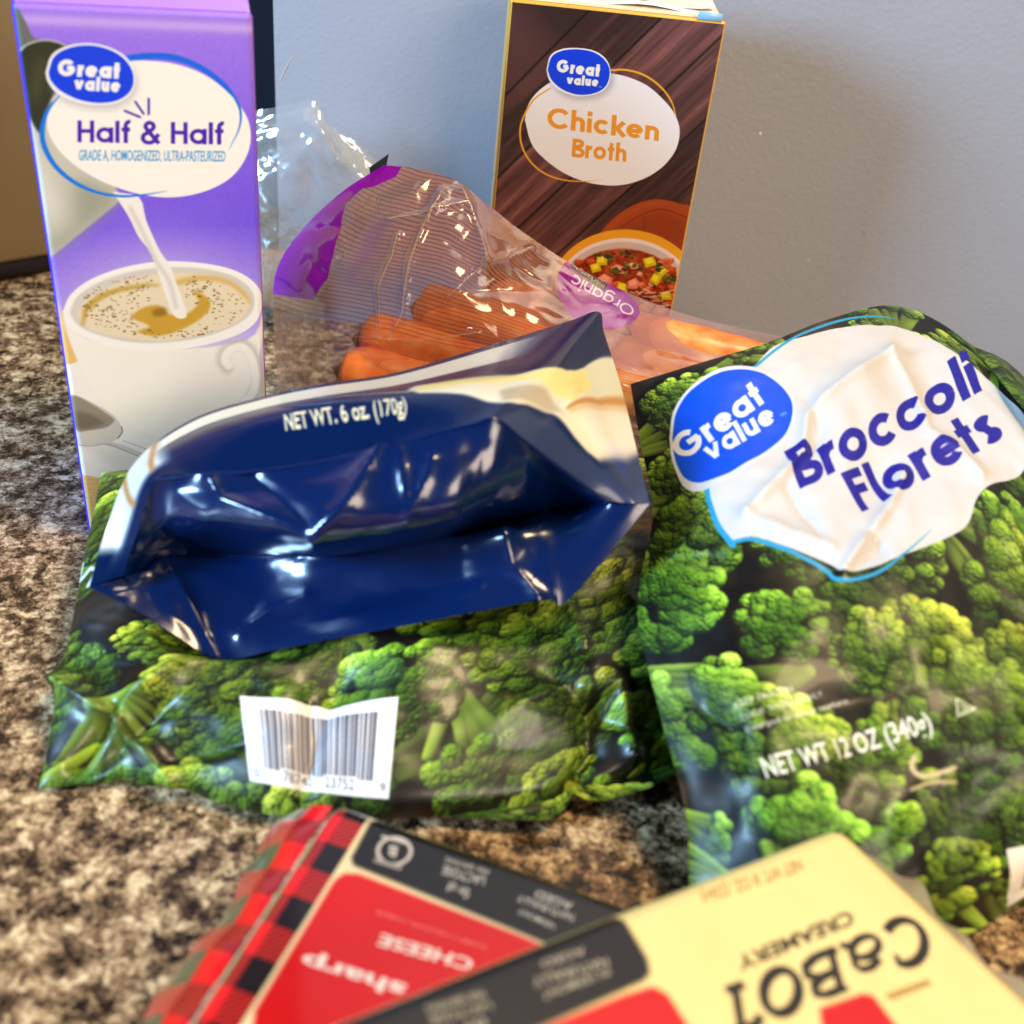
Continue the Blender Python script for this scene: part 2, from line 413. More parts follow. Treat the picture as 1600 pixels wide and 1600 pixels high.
def wallpaint(name, col):
    mm, t, b, o = nt(name); b.inputs['Roughness'].default_value = .55
    tc = N(t, 'ShaderNodeTexCoord'); n = N(t, 'ShaderNodeTexNoise', Scale=9, Detail=4); t.links.new(tc.outputs['Object'], n.inputs['Vector'])
    mx = N(t, 'ShaderNodeMix', data_type='RGBA'); mx.inputs[6].default_value = lin([c * .965 for c in col]); mx.inputs[7].default_value = lin([c * 1.03 for c in col])
    t.links.new(n.outputs[0], mx.inputs[0])
    v = N(t, 'ShaderNodeTexNoise', Scale=210, Detail=1.0); t.links.new(tc.outputs['Object'], v.inputs['Vector'])
    r = N(t, 'ShaderNodeValToRGB'); r.color_ramp.elements[0].position = .835; r.color_ramp.elements[1].position = .85; t.links.new(v.outputs[0], r.inputs[0])
    mx2 = N(t, 'ShaderNodeMix', data_type='RGBA'); t.links.new(r.outputs[0], mx2.inputs[0]); t.links.new(mx.outputs[2], mx2.inputs[6]); mx2.inputs[7].default_value = lin((225, 228, 230))
    v2 = N(t, 'ShaderNodeTexNoise', Scale=130, Detail=2.0); mp2 = N(t, 'ShaderNodeMapping'); mp2.inputs['Location'].default_value = (3, 7, 1); t.links.new(tc.outputs['Object'], mp2.inputs[0]); t.links.new(mp2.outputs[0], v2.inputs['Vector'])
    r2_ = N(t, 'ShaderNodeValToRGB'); r2_.color_ramp.elements[0].position = .80; r2_.color_ramp.elements[1].position = .82; t.links.new(v2.outputs[0], r2_.inputs[0])
    mx3 = N(t, 'ShaderNodeMix', data_type='RGBA'); t.links.new(r2_.outputs[0], mx3.inputs[0]); t.links.new(mx2.outputs[2], mx3.inputs[6]); mx3.inputs[7].default_value = lin((70, 66, 66))
    t.links.new(mx3.outputs[2], b.inputs['Base Color'])
    bump(t, b, 380, .34, .0008, 4); return mm

# ------------------------------------------------------------------ box builder
def box_mesh(dims, bev=.2, segs=3, slots=None, off=(0, 0, 0)):
    bm = bmesh.new(); bmesh.ops.create_cube(bm, size=1)
    for v in bm.verts: v.co = Vector([(v.co[i] + .5) * dims[i] + off[i] for i in range(3)])
    if bev: bmesh.ops.bevel(bm, geom=bm.edges[:], offset=bev, segments=segs, profile=.5, affect='EDGES')
    uv = bm.loops.layers.uv.new('UVMap')
    for f in bm.faces:
        f.smooth = True; n = f.normal
        if slots: f.material_index = slots(n)
        for l in f.loops:
            c = l.vert.co - Vector(off)
            if abs(n.z) > .75: l[uv].uv = (c.x / dims[0], c.y / dims[1])
            elif abs(n.x) > .75: l[uv].uv = (c.y / dims[1], c.z / dims[2])
            else: l[uv].uv = (c.x / dims[0], c.z / dims[2])
    for v in bm.verts: v.co *= CM
    me = bpy.data.meshes.new('m'); bm.to_mesh(me); bm.free()
    return me
def smooth_by_angle(o):
    mod = o.modifiers.new('n', 'WEIGHTED_NORMAL'); mod.keep_sharp = True

# ================================================================== the setting
def slab(name, verts, faces, mat):
    me = bpy.data.meshes.new('m'); me.from_pydata([[c * CM for c in v] for v in verts], [], faces); o = link(name, me, mat); o['kind'] = 'structure'; return o
def prism(name, foot, z0, z1, mat):
    n = len(foot); V = [(x, y, z0) for x, y in foot] + [(x, y, z1) for x, y in foot]
    F = [tuple(range(n))[::-1], tuple(range(n, 2 * n))] + [(i, (i + 1) % n, n + (i + 1) % n, n + i) for i in range(n)]
    return slab(name, V, F, mat)
prism('countertop', [(-130, -12), (130, -12), (130, 110), (-130, 110)], -4, 0, granite())
wy = lambda x: 59.5 + .07 * (x - 7)
prism('wall', [(-15.0, wy(-15)), (130, wy(130)), (130, 84), (-15.0, 84)], .02, 90, wallpaint('grey_blue_paint', (141, 147, 159)))
prism('alcove_wall', [(-120, 78), (-15.05, 78), (-15.05, 84), (-120, 84)], .02, 90, wallpaint('shaded_wall_paint', (74, 92, 116)))  # recess shade is put into this darker wall colour

# the cupboard at far left
a = at(0, 441, z=0); b_ = at(70, 428, z=0); dr = (b_ - a) / np.linalg.norm(b_ - a); nb = np.array([-dr[1], dr[0], 0])
cup = thing('cupboard', 'dull beige cupboard on a dark plinth behind the purple carton', 'cupboard', loc=tuple(a))
yaw = math.atan2(dr[1], dr[0])
o = link('cupboard_body', box_mesh((30, 8, 45), .4, 3, off=(-26, 0, 1.0)), plain('beige_lacquer', (150, 128, 90), .45, mottle=14), cup); o.rotation_euler.z = yaw
o = link('plinth', box_mesh((29.6, 7.6, .98), .05, 1, off=(-25.8, .15, .01)), plain('dark_plinth', (34, 20, 14), .5), cup); o.rotation_euler.z = yaw
o = link('door_panel', box_mesh((10, .6, 26), .2, 2, off=(-9, -.45, 9)), plain('beige_door', (165, 146, 110), .4, mottle=14), cup); o.rotation_euler.z = yaw

# ================================================================== half and half carton
HX, HY, HYAW, HW, HH = -16.693, 33.754, .435, 7.2, 19.6
def face_map(x, y, yaw):
    o = np.array([x, y, 0.]); n = np.array([math.sin(yaw), -math.cos(yaw), 0]); ux = np.array([math.cos(yaw), math.sin(yaw), 0])
    def f(px, py):
        p = onplane(px, py, o, n); return np.array([(p - o) @ ux, p[2]])
    return f
fm = face_map(HX, HY, HYAW)
z1 = lambda *L: [(x / 3.63636, y / 3.63636) for x, y in L]
z2 = lambda *L: [(x / 3.63636, 400 + y / 3.63636) for x, y in L]
def logo(cv, outline, rim, g, v, wt=.30, tm=None, shadow=None):
    if shadow: cv.poly(shadow, (150, 150, 165), .55, soft=.12, smooth=5)
    cv.poly(rim, (246, 248, 252), smooth=5); cv.poly(outline, (0, 62, 240), smooth=6)
    cv.text('Great', *g, (250, 250, 252), wt=wt); cv.text('value', *v, (250, 250, 252), wt=wt)
    if tm: cv.text('TM', *tm, (235, 240, 250), font=1)
cv = Cv(HW, HH, 80); cv.map = fm
X, Y = cv.grid(); t = np.clip((Y - 7.0) / 12.6, 0, 1)[..., None]
low, mid, top = np.array([214, 196, 250]), np.array([116, 80, 238]), np.array([164, 126, 250])
c = np.where(t < .45, low + (mid - low) * (t / .45), mid + (top - mid) * ((t - .45) / .55))
glow = np.exp(-(((X - 3.4) / 3.2) ** 2 + ((Y - 9.6) / 2.6) ** 2))[..., None]
c = c + (np.array([226, 208, 252]) - c) * glow * .75
cv.a[..., :3] = c / 255. + (fbm(cv.H, cv.W, 5, 2, 3)[..., None] - .5) * .05
cv.put(np.exp(-((Y - 19.1) / .16) ** 2) + 0 * X, (214, 186, 255), .7)
# bottle
cv.poly(z1((40, 0), (95, 40), (150, 130), (195, 215), (300, 235), (120, 330), (60, 200)), (108, 112, 104), smooth=4)
cv.poly(z1((150, 640), (330, 520), (690, 1120), (660, 1160), (280, 1470), (230, 1200)), (205, 204, 190), soft=.03)
cv.poly(z1((420, 1000), (640, 1090), (680, 1150), (280, 1465), (268, 1380), (420, 1280)), (150, 154, 138), .75, soft=.25)
cv.poly(z1((200, 800), (330, 1150), (300, 1290), (230, 1150)), (232, 232, 222), .8, soft=.2)
cv.poly(z1((105, 300), (150, 255), (240, 228), (330, 240), (420, 300), (330, 480), (260, 640), (235, 760), (165, 660), (125, 480)), (46, 50, 32), smooth=5, soft=.02)
cv.poly(z1((210, 330), (260, 320), (240, 480), (200, 620), (170, 520)), (92, 88, 58), .6, soft=.15)
cv.line(z1((105, 300), (150, 255), (240, 228), (330, 240), (430, 290)), .05, (190, 190, 188), smooth=5)
# table, saucer, cup
cv.poly(z2((320, 250), (460, 560), (470, 640), (360, 660)), (240, 196, 120), soft=.06)
cv.poly(z2((300, 1000), (1560, 900), (1560, 1900), (300, 1900)), (236, 196, 128))
for k in range(26):
    y = 1190 + k * 24; cv.line(z2((300, y - 20 + rnd.uniform(-6, 6)), (900, y + rnd.uniform(-6, 6)), (1560, y - 30)), .035, (206, 156, 84), .35, smooth=5)
cv.poly(z2((330, 640), (480, 590), (700, 560), (1540, 700), (1560, 1500), (1100, 1420), (560, 1260), (460, 1220), (380, 900)), (248, 246, 240), smooth=4)
cv.poly(z2((430, 1060), (700, 1080), (1000, 1300), (700, 1240)), (226, 222, 214), .7, soft=.15)
cv.poly(z2((1180, 600), (1560, 480), (1560, 1120), (1300, 1080), (900, 1030), (760, 1000), (900, 900)), (222, 214, 214), .45, soft=.35)
body = z2((355, 330), (380, 440), (430, 570), (500, 720), (600, 850), (740, 960), (900, 1030), (1100, 1040), (1260, 960), (1380, 800), (1450, 640), (1490, 480), (1495, 320), (1400, 480), (900, 530), (500, 470))
Mb = cv.poly(body, (252, 248, 238), smooth=4, soft=.02)
cv.poly(z2((1000, 560), (1430, 480), (1450, 640), (1300, 900), (1100, 1030), (900, 1030), (1000, 800)), (240, 232, 226), .45, soft=.45)
cv.line(z2((1290, 640), (1262, 590), (1290, 530), (1370, 500), (1440, 560), (1470, 680), (1450, 790), (1380, 850)), .46, (206, 198, 194), .75, smooth=6, soft=.08)
cv.line(z2((1300, 625), (1278, 590), (1300, 540), (1370, 515), (1425, 570), (1452, 680), (1435, 780), (1370, 840)), .30, (250, 246, 240), smooth=6, soft=.03)
rimP = [(355, 320), (400, 220), (520, 130), (700, 65), (900, 32), (1100, 35), (1280, 65), (1400, 115), (1475, 190), (1490, 290), (1440, 390), (1320, 460), (1120, 515), (880, 540), (660, 520), (480, 460), (390, 400)]
cv.poly(z2(*rimP), (255, 252, 246), smooth=4)
cv.poly(z2((395, 320), (440, 230), (560, 150), (720, 95), (900, 66), (1100, 66), (1270, 95), (1380, 145), (1440, 215), (1440, 300), (1390, 360), (1280, 420), (1110, 470), (880, 495), (680, 480), (510, 430), (430, 380)), (222, 214, 204), smooth=4, soft=.02)
inner = z2((440, 340), (480, 260), (590, 190), (760, 130), (940, 100), (1110, 100), (1270, 130), (1370, 185), (1420, 250), (1400, 320), (1320, 390), (1160, 440), (960, 480), (760, 470), (580, 440), (490, 400))
Mc = cv.poly(inner, (240, 224, 190), smooth=4, soft=.015)
cv.line(z2((470, 390), (500, 290), (620, 210), (800, 170), (900, 165)), .22, (196, 160, 60), .9, smooth=6, soft=.05, taper=[.4, 1, .7, .3])
cv.line(z2((1010, 150), (1150, 125), (1300, 150), (1400, 230), (1420, 270)), .22, (222, 176, 88), .85, smooth=6, soft=.06, taper=[1, .8, .7, .3])
cv.poly(z2((740, 350), (800, 300), (900, 280), (960, 330), (1060, 330), (1130, 260), (1090, 190), (1180, 240), (1190, 300), (1120, 370), (1000, 430), (880, 455), (780, 430), (850, 400)), (208, 160, 48), .95, smooth=5, soft=.04)
cv.poly(z2((860, 310), (930, 290), (950, 330), (880, 345)), (140, 96, 28), .7, smooth=4, soft=.05)
rb = random.Random(3); cen = fm(900 / 3.636, 400 + 300 / 3.636)
for k in range(520):
    x, y = rb.uniform(470, 1400), rb.uniform(110, 480)
    e = ((x - 925) / 480) ** 2 + ((y - 285) / 190) ** 2
    e2 = ((x - 950) / 190) ** 2 + ((y - 340) / 90) ** 2
    if e > .93 or e2 < 1 or (860 < x < 1050 and y < 350): continue
    p = fm(x / 3.636, 400 + y / 3.636); r = rb.choice([.022, .028, .035, .045, .03, .06 if rb.random() < .3 else .03])
    cv.ell(p, r * 1.3, r * .75, 0, (136, 106, 54), .8, n=10)
# pouring stream
cv.poly(z1((640, 1090), (790, 1120), (830, 1250), (905, 1420), (960, 1500)) + z2((1000, 150), (1060, 320), (1040, 355), (985, 335), (930, 190)) + z2((860, -10)) + z1((790, 1350), (730, 1230)), (250, 246, 240), smooth=3, soft=.015)
cv.line(z1((740, 1180), (830, 1360), (890, 1490)) + z2((960, 140), (1000, 290)), .14, (214, 204, 196), .7, smooth=5, soft=.05)
# spoon
cv.poly(z2((380, 800), (430, 790), (540, 840), (640, 900), (690, 970), (680, 1030), (620, 1060), (520, 1075), (440, 1070), (400, 980)), (214, 210, 202), smooth=4)
cv.poly(z2((385, 805), (430, 795), (530, 845), (620, 905), (650, 935), (600, 975), (500, 990), (430, 985)), (150, 140, 124), smooth=4, soft=.02)
cv.poly(z2((430, 880), (520, 900), (600, 950), (500, 985), (430, 980)), (104, 96, 78), .7, soft=.08)
cv.line(z2((690, 970), (695, 1000), (670, 1035)), .03, (60, 54, 46), smooth=5)
cv.line(z2((600, 1060), (700, 1090), (800, 1130), (900, 1170)), .22, (216, 212, 206), smooth=4)
cv.line(z2((430, 1075), (520, 1080), (610, 1068), (720, 1110), (800, 1145)), .022, (120, 112, 104), smooth=4)
cv.line(z2((700, 1050), (800, 1085), (880, 1120)), .022, (150, 142, 134), smooth=4)
# oval panel with swoosh
cv.line(z1((730, 330), (850, 318), (1000, 330), (1150, 390), (1270, 480), (1340, 570), (1365, 650), (1355, 740), (1300, 850)), .20, (0, 104, 240), smooth=8, taper=[.9, 1, 1, .9, .8, .6, .4, .25, .08])
Mw = cv.poly(z1((265, 640), (330, 530), (500, 420), (700, 355), (830, 345), (1000, 365), (1170, 430), (1310, 540), (1400, 660), (1425, 780), (1395, 900), (1310, 1010), (1170, 1085), (1000, 1120), (830, 1110), (650, 1060), (470, 970), (340, 860), (275, 750)), (255, 252, 244), smooth=5)
cv.line(z1((340, 540), (270, 630), (240, 740), (255, 840), (320, 950), (430, 1040), (560, 1095), (700, 1115), (830, 1105), (950, 1085)), .17, (0, 124, 236), smooth=8, taper=[.2, .6, .9, 1, .9, .8, .6, .5, .3, .05])
cv.line(z1((1290, 500), (1345, 575), (1368, 650), (1355, 740), (1300, 850)), .10, (30, 120, 230), smooth=8, taper=[.2, 1, .8, .5, .1])
logo(cv, z1((275, 410), (310, 320), (400, 270), (520, 258), (640, 290), (720, 350), (758, 430), (745, 510), (680, 565), (580, 585), (460, 570), (350, 520), (290, 460)),
     z1((258, 410), (295, 310), (390, 258), (520, 246), (650, 280), (735, 345), (768, 430), (752, 520), (685, 578), (580, 598), (450, 585), (330, 535), (272, 465)),
     (z1((325, 430))[0], z1((678, 448))[0], z1((332, 335))[0]), (z1((418, 512))[0], z1((682, 525))[0], z1((424, 430))[0]), .40,
     shadow=z1((290, 440), (400, 300), (700, 340), (775, 450), (760, 540), (680, 605), (560, 620), (400, 590), (300, 520)))
for p, q in (((710, 630), (795, 665)), ((770, 580), (815, 645)), ((845, 562), (845, 648))):
    cv.line(z1(p, q), .11, (84, 44, 176), taper=[1, .5])
cv.text('Half & Half', z1((440, 808))[0], z1((1270, 822))[0], z1((440, 684))[0], (72, 26, 180), wt=.25)
cv.text('GRADE A, HOMOGENIZED, ULTRA-PASTEURIZED', z1((447, 910))[0], z1((1280, 917))[0], z1((449, 852))[0], (54, 150, 214), font=1, bold=.012)
paper = (700, .10, .0002)
car = thing('cream_carton', 'tall purple half and half carton with a coffee cup picture, far left', 'carton', loc=(HX, HY, 0))
hh = printed('carton_front_print', cv.image('carton_front'), .42, .35, paper)
violet = plain('violet_board', (62, 34, 214), .4, .35, paper); mauve = plain('mauve_board', (122, 74, 190), .4, .35, paper)
def hslot(n): return 0 if n.y < -.6 else (1 if n.x < -.3 else 2)
o = link('carton_body', box_mesh((HW, 7.2, HH), .22, 4, hslot), [hh, violet, mauve], car); o.rotation_euler.z = HYAW; smooth_by_angle(o)
bm = bmesh.new()
gv = [(.1, .1, HH - .05), (7.1, .1, HH - .05), (7.1, 7.1, HH - .05), (.1, 7.1, HH - .05), (.1, 3.5, HH + 3.4), (7.1, 3.5, HH + 3.4), (7.1, 3.7, HH + 3.4), (.1, 3.7, HH + 3.4), (.1, 3.5, HH + 5), (7.1, 3.5, HH + 5), (7.1, 3.7, HH + 5), (.1, 3.7, HH + 5)]
vs = [bm.verts.new([c * CM for c in p]) for p in gv]
for f in [(0, 1, 5, 4), (2, 3, 7, 6), (1, 2, 6, 5), (3, 0, 4, 7), (4, 5, 9, 8), (6, 7, 11, 10), (5, 6, 10, 9), (7, 4, 8, 11), (8, 9, 10, 11)]: bm.faces.new([vs[i] for i in f])
me = bpy.data.meshes.new('m'); bm.to_mesh(me); bm.free()
o = link('gable_top', me, plain('lilac_board', (160, 120, 236), .42, .35, paper), car); o.rotation_euler.z = HYAW

# ================================================================== broth carton
BX, BY, BYAW, BW, BH, BD = -2.562, 49.913, .071, 9.5, 19.33, 6.3
fm = face_map(BX, BY, BYAW)
z4 = lambda *L: [(740 + x / 3.2, y / 3.2) for x, y in L]
z4p = lambda x, y: z4((x, y))[0]
cv = Cv(BW, BH, 80); cv.map = fm
# dark planks: six diagonal boards with grain along them
X, Y = cv.grid(); ang = math.radians(49); S = X * math.cos(ang) + Y * math.sin(ang); T = -X * math.sin(ang) + Y * math.cos(ang)
gr = fbm(700, 1400, (130, 5), 4, 11); gr2 = fbm(700, 1400, (260, 14), 3, 12)
ii = np.clip(((T + 9) * 38).astype(int), 0, 699); jj = np.clip(((S + 1) * 55).astype(int), 0, 1399)
g = gr[ii, jj] * .6 + gr2[ii, jj] * .6 - .6
edges = [-4.6, -2.0, .3, 2.9, 5.2, 7.6, 10, 12.5]; tone = [0.7, .78, .66, .88, 1.12, 1.3, .78, .7, .9]
bi = np.digitize(T, edges); tn = np.array(tone)[bi]
c = np.array([76, 47, 46])[None, None] * tn[..., None] * (1 + .9 * g[..., None])
c = c + np.array([60, 34, 26]) * np.clip(g[..., None] * 3, 0, 1) * .35
dmin = np.min(np.abs(T[..., None] - np.array(edges)), -1); c *= (1 - .75 * np.exp(-(dmin / .05) ** 2))[..., None]
cv.a[..., :3] = np.clip(c, 0, 255) / 255.
# oven mitt
mitt = [(560, 1270), (620, 1180), (700, 1090), (790, 1030), (880, 1000), (960, 1000), (1030, 1020), (1110, 1070), (1110, 1400), (560, 1400)]
cv.poly(z4(*mitt), (164, 68, 26), smooth=4)
cv.poly(z4((700, 1170), (860, 1080), (960, 1060), (1100, 1120), (1100, 1300), (900, 1190)), (142, 54, 20), .8, soft=.2)
cv.line(z4((680, 1200), (760, 1120), (850, 1070), (940, 1045), (1030, 1075), (1090, 1100)), .035, (92, 34, 14), smooth=6)
cv.line(z4((850, 1080), (855, 1140), (840, 1190)), .04, (110, 40, 16), .8, smooth=4)
cv.line(z4((640, 1180), (720, 1100), (800, 1050), (880, 1020), (960, 1015)), .12, (192, 92, 44), .5, smooth=6, soft=.08)
# bowl of soup
fmi = fm(*z4p(760, 1480))
def bowl(ax, ay, col, dy=0, soft=0): return cv.ell((fmi[0], fmi[1] + dy), ax, ay, math.radians(-9), col, soft=soft)
bowl(3.85, 3.35, (236, 166, 34)); bowl(3.55, 3.0, (236, 226, 226), -.08); bowl(3.42, 2.85, (206, 186, 178), -.12, .03)
Ms = bowl(3.2, 2.6, (150, 44, 14), -.22, .02)
n1 = fbm(cv.H, cv.W, 26, 4, 5); n2 = fbm(cv.H, cv.W, 14, 3, 6)
cv.put(Ms * np.clip((n1 - .5) * 6, 0, 1), (188, 84, 26), .8); cv.put(Ms * np.clip((.46 - n2) * 9, 0, 1), (96, 22, 10), .7)
rs = random.Random(5)
def blob(x, y, r, col, n=7, sq=.7, shade=True):
    p = fm(*z4p(x, y)); a0 = rs.uniform(0, 6)
    P = [(p[0] + r * rs.uniform(.75, 1.15) * math.cos(a0 + k * 6.283 / n), p[1] + r * sq * rs.uniform(.75, 1.15) * math.sin(a0 + k * 6.283 / n)) for k in range(n)]
    if shade: cv.poly([(q[0] - .04, q[1] - .06) for q in P], (60, 20, 10), .6, raw=True, soft=.03)
    cv.poly(P, col, raw=True)
    cv.poly([(p[0] + (q[0] - p[0]) * .6 - .03, p[1] + (q[1] - p[1]) * .6 + .06) for q in P], [min(255, k * 1.22 + 14) for k in col], .8, raw=True)
for k in range(90):
    x, y = rs.uniform(520, 1030), rs.uniform(1290, 1640)
    blob(x, y, rs.uniform(.10, .34), rs.choice([(196, 78, 40), (206, 102, 62), (214, 150, 110), (176, 58, 24), (200, 66, 30)]), rs.choice([4, 5, 6]))
for x, y in ((640, 1305), (880, 1310), (940, 1355), (910, 1395), (745, 1440), (610, 1340), (960, 1480), (700, 1560), (850, 1600)):
    blob(x, y, .40, (206, 186, 26), 4, .85)
for x, y in ((800, 1420), (720, 1345), (660, 1400), (860, 1530), (930, 1560), (560, 1480)): blob(x, y, .46, (222, 132, 108), 5)
for k in range(60):
    cx, cy = rs.choice([(775, 1280), (720, 1360), (930, 1340), (880, 1500), (680, 1290), (990, 1400), (820, 1330)])
    blob(cx + rs.gauss(0, 22), cy + rs.gauss(0, 14), rs.uniform(.08, .19), rs.choice([(44, 62, 20), (60, 80, 26), (34, 44, 18), (84, 100, 36)]), 5, .6, False)
for k in range(34):
    x, y = rs.uniform(740, 960), rs.uniform(1440, 1570)
    cv.line(z4((x, y), (x + rs.uniform(20, 60), y + rs.uniform(-18, 14))), .06, rs.choice([(230, 196, 160), (212, 164, 122), (240, 214, 186)]), .9)
# white oval, ring, lettering
cv.line(z4((680, 352), (760, 350), (850, 375), (930, 430), (985, 500), (1008, 570), (1005, 620), (995, 660)), .085, (240, 172, 40), smooth=8, taper=[1, 1, 1, 1, .8, .6, .4, .1])
cv.poly(z4((256, 600), (275, 520), (330, 450), (420, 395), (540, 368), (660, 365), (770, 385), (870, 430), (950, 500), (1005, 570), (1030, 650), (1015, 740), (960, 820), (880, 880), (780, 918), (680, 928), (570, 912), (460, 870), (360, 800), (290, 720)), (242, 244, 252), smooth=5)
cv.line(z4((385, 440), (300, 500), (248, 590), (232, 660), (245, 740), (290, 815), (360, 870), (450, 900), (550, 907), (650, 898)), .085, (240, 176, 44), smooth=8, taper=[.7, .9, 1, 1, 1, .9, .9, .8, .5, .1])
logo(cv, z4((370, 350), (390, 285), (440, 255), (520, 247), (600, 262), (655, 300), (680, 350), (672, 410), (640, 450), (580, 472), (510, 472), (440, 445), (390, 400)),
     z4((364, 350), (384, 278), (440, 246), (520, 240), (605, 255), (662, 296), (684, 350), (678, 412), (645, 456), (580, 478), (505, 480), (430, 452), (380, 405)),
     (z4p(412, 360), z4p(628, 385), z4p(420, 296)), (z4p(462, 422), z4p(622, 434), z4p(468, 372)), .40, (z4p(624, 438), z4p(640, 440), z4p(625, 430)),
     shadow=z4((380, 380), (440, 300), (640, 300), (700, 380), (690, 440), (640, 485), (560, 500), (470, 490), (400, 440)))
cv.text('Chicken', z4p(366, 638), z4p(925, 706), z4p(372, 536), (238, 158, 44), wt=.285)
cv.text('Broth', z4p(490, 784), z4p(762, 810), z4p(496, 693), (238, 158, 44), wt=.285)
# golden edge
X, Y = cv.grid()
cv.put(((X < .10) | (X > BW - .09) | (Y > BH - .10)) * 1.0, (222, 172, 62))
bro = thing('broth_carton', 'dark brown chicken broth carton with white oval, leaning near wall', 'carton', loc=(BX, BY, 0))
bf = printed('broth_front_print', cv.image('broth_front'), .3, .5, (500, .06, .0002))
gold = plain('gold_board', (226, 172, 50), .35); cream = plain('cream_board', (236, 214, 180), .4)
o = link('carton_body', box_mesh((BW, BD, BH), .12, 3, lambda n: 0 if n.y < -.6 else 1), [bf, gold], bro); o.rotation_euler.z = BYAW; smooth_by_angle(o)
for k, (x0, x1, zz, yy, c_) in enumerate([(.15, 9.35, BH + .02, .35, cream), (.5, 9.2, BH + .18, .7, plain('white_board', (240, 236, 228), .4)), (.9, 9.1, BH + .36, 1.0, plain('pale_board', (228, 216, 200), .4))]):
    bm = bmesh.new(); n = 12
    rows = []
    for i in range(n + 1):
        x = x0 + (x1 - x0) * i / n; lift = .10 * math.sin(i * .9 + k) * (k > 0)
        rows.append([bm.verts.new(Vector((x, y, z)) * CM) for y, z in ((yy, zz + lift), (yy + 4.4 - k * .4, zz + .5 + lift), (yy + 4.4 - k * .4, zz + .57 + lift), (yy, zz + .07 + lift))])
    for i in range(n):
        for j in range(4): bm.faces.new([rows[i][j], rows[i + 1][j], rows[i + 1][(j + 1) % 4], rows[i][(j + 1) % 4]])
    bm.faces.new(rows[0]); bm.faces.new(rows[-1][::-1]); bmesh.ops.recalc_face_normals(bm, faces=bm.faces)
    me = bpy.data.meshes.new('m'); bm.to_mesh(me); bm.free(); o = link('top_flap', me, c_, bro); o.rotation_euler.z = BYAW
o = link('corner_tab', box_mesh((1.1, .05, .32), .02, 1, off=(8.2, -.01, BH - .02)), plain('blue_tab', (130, 180, 216), .3), bro); o.rotation_euler.z = BYAW

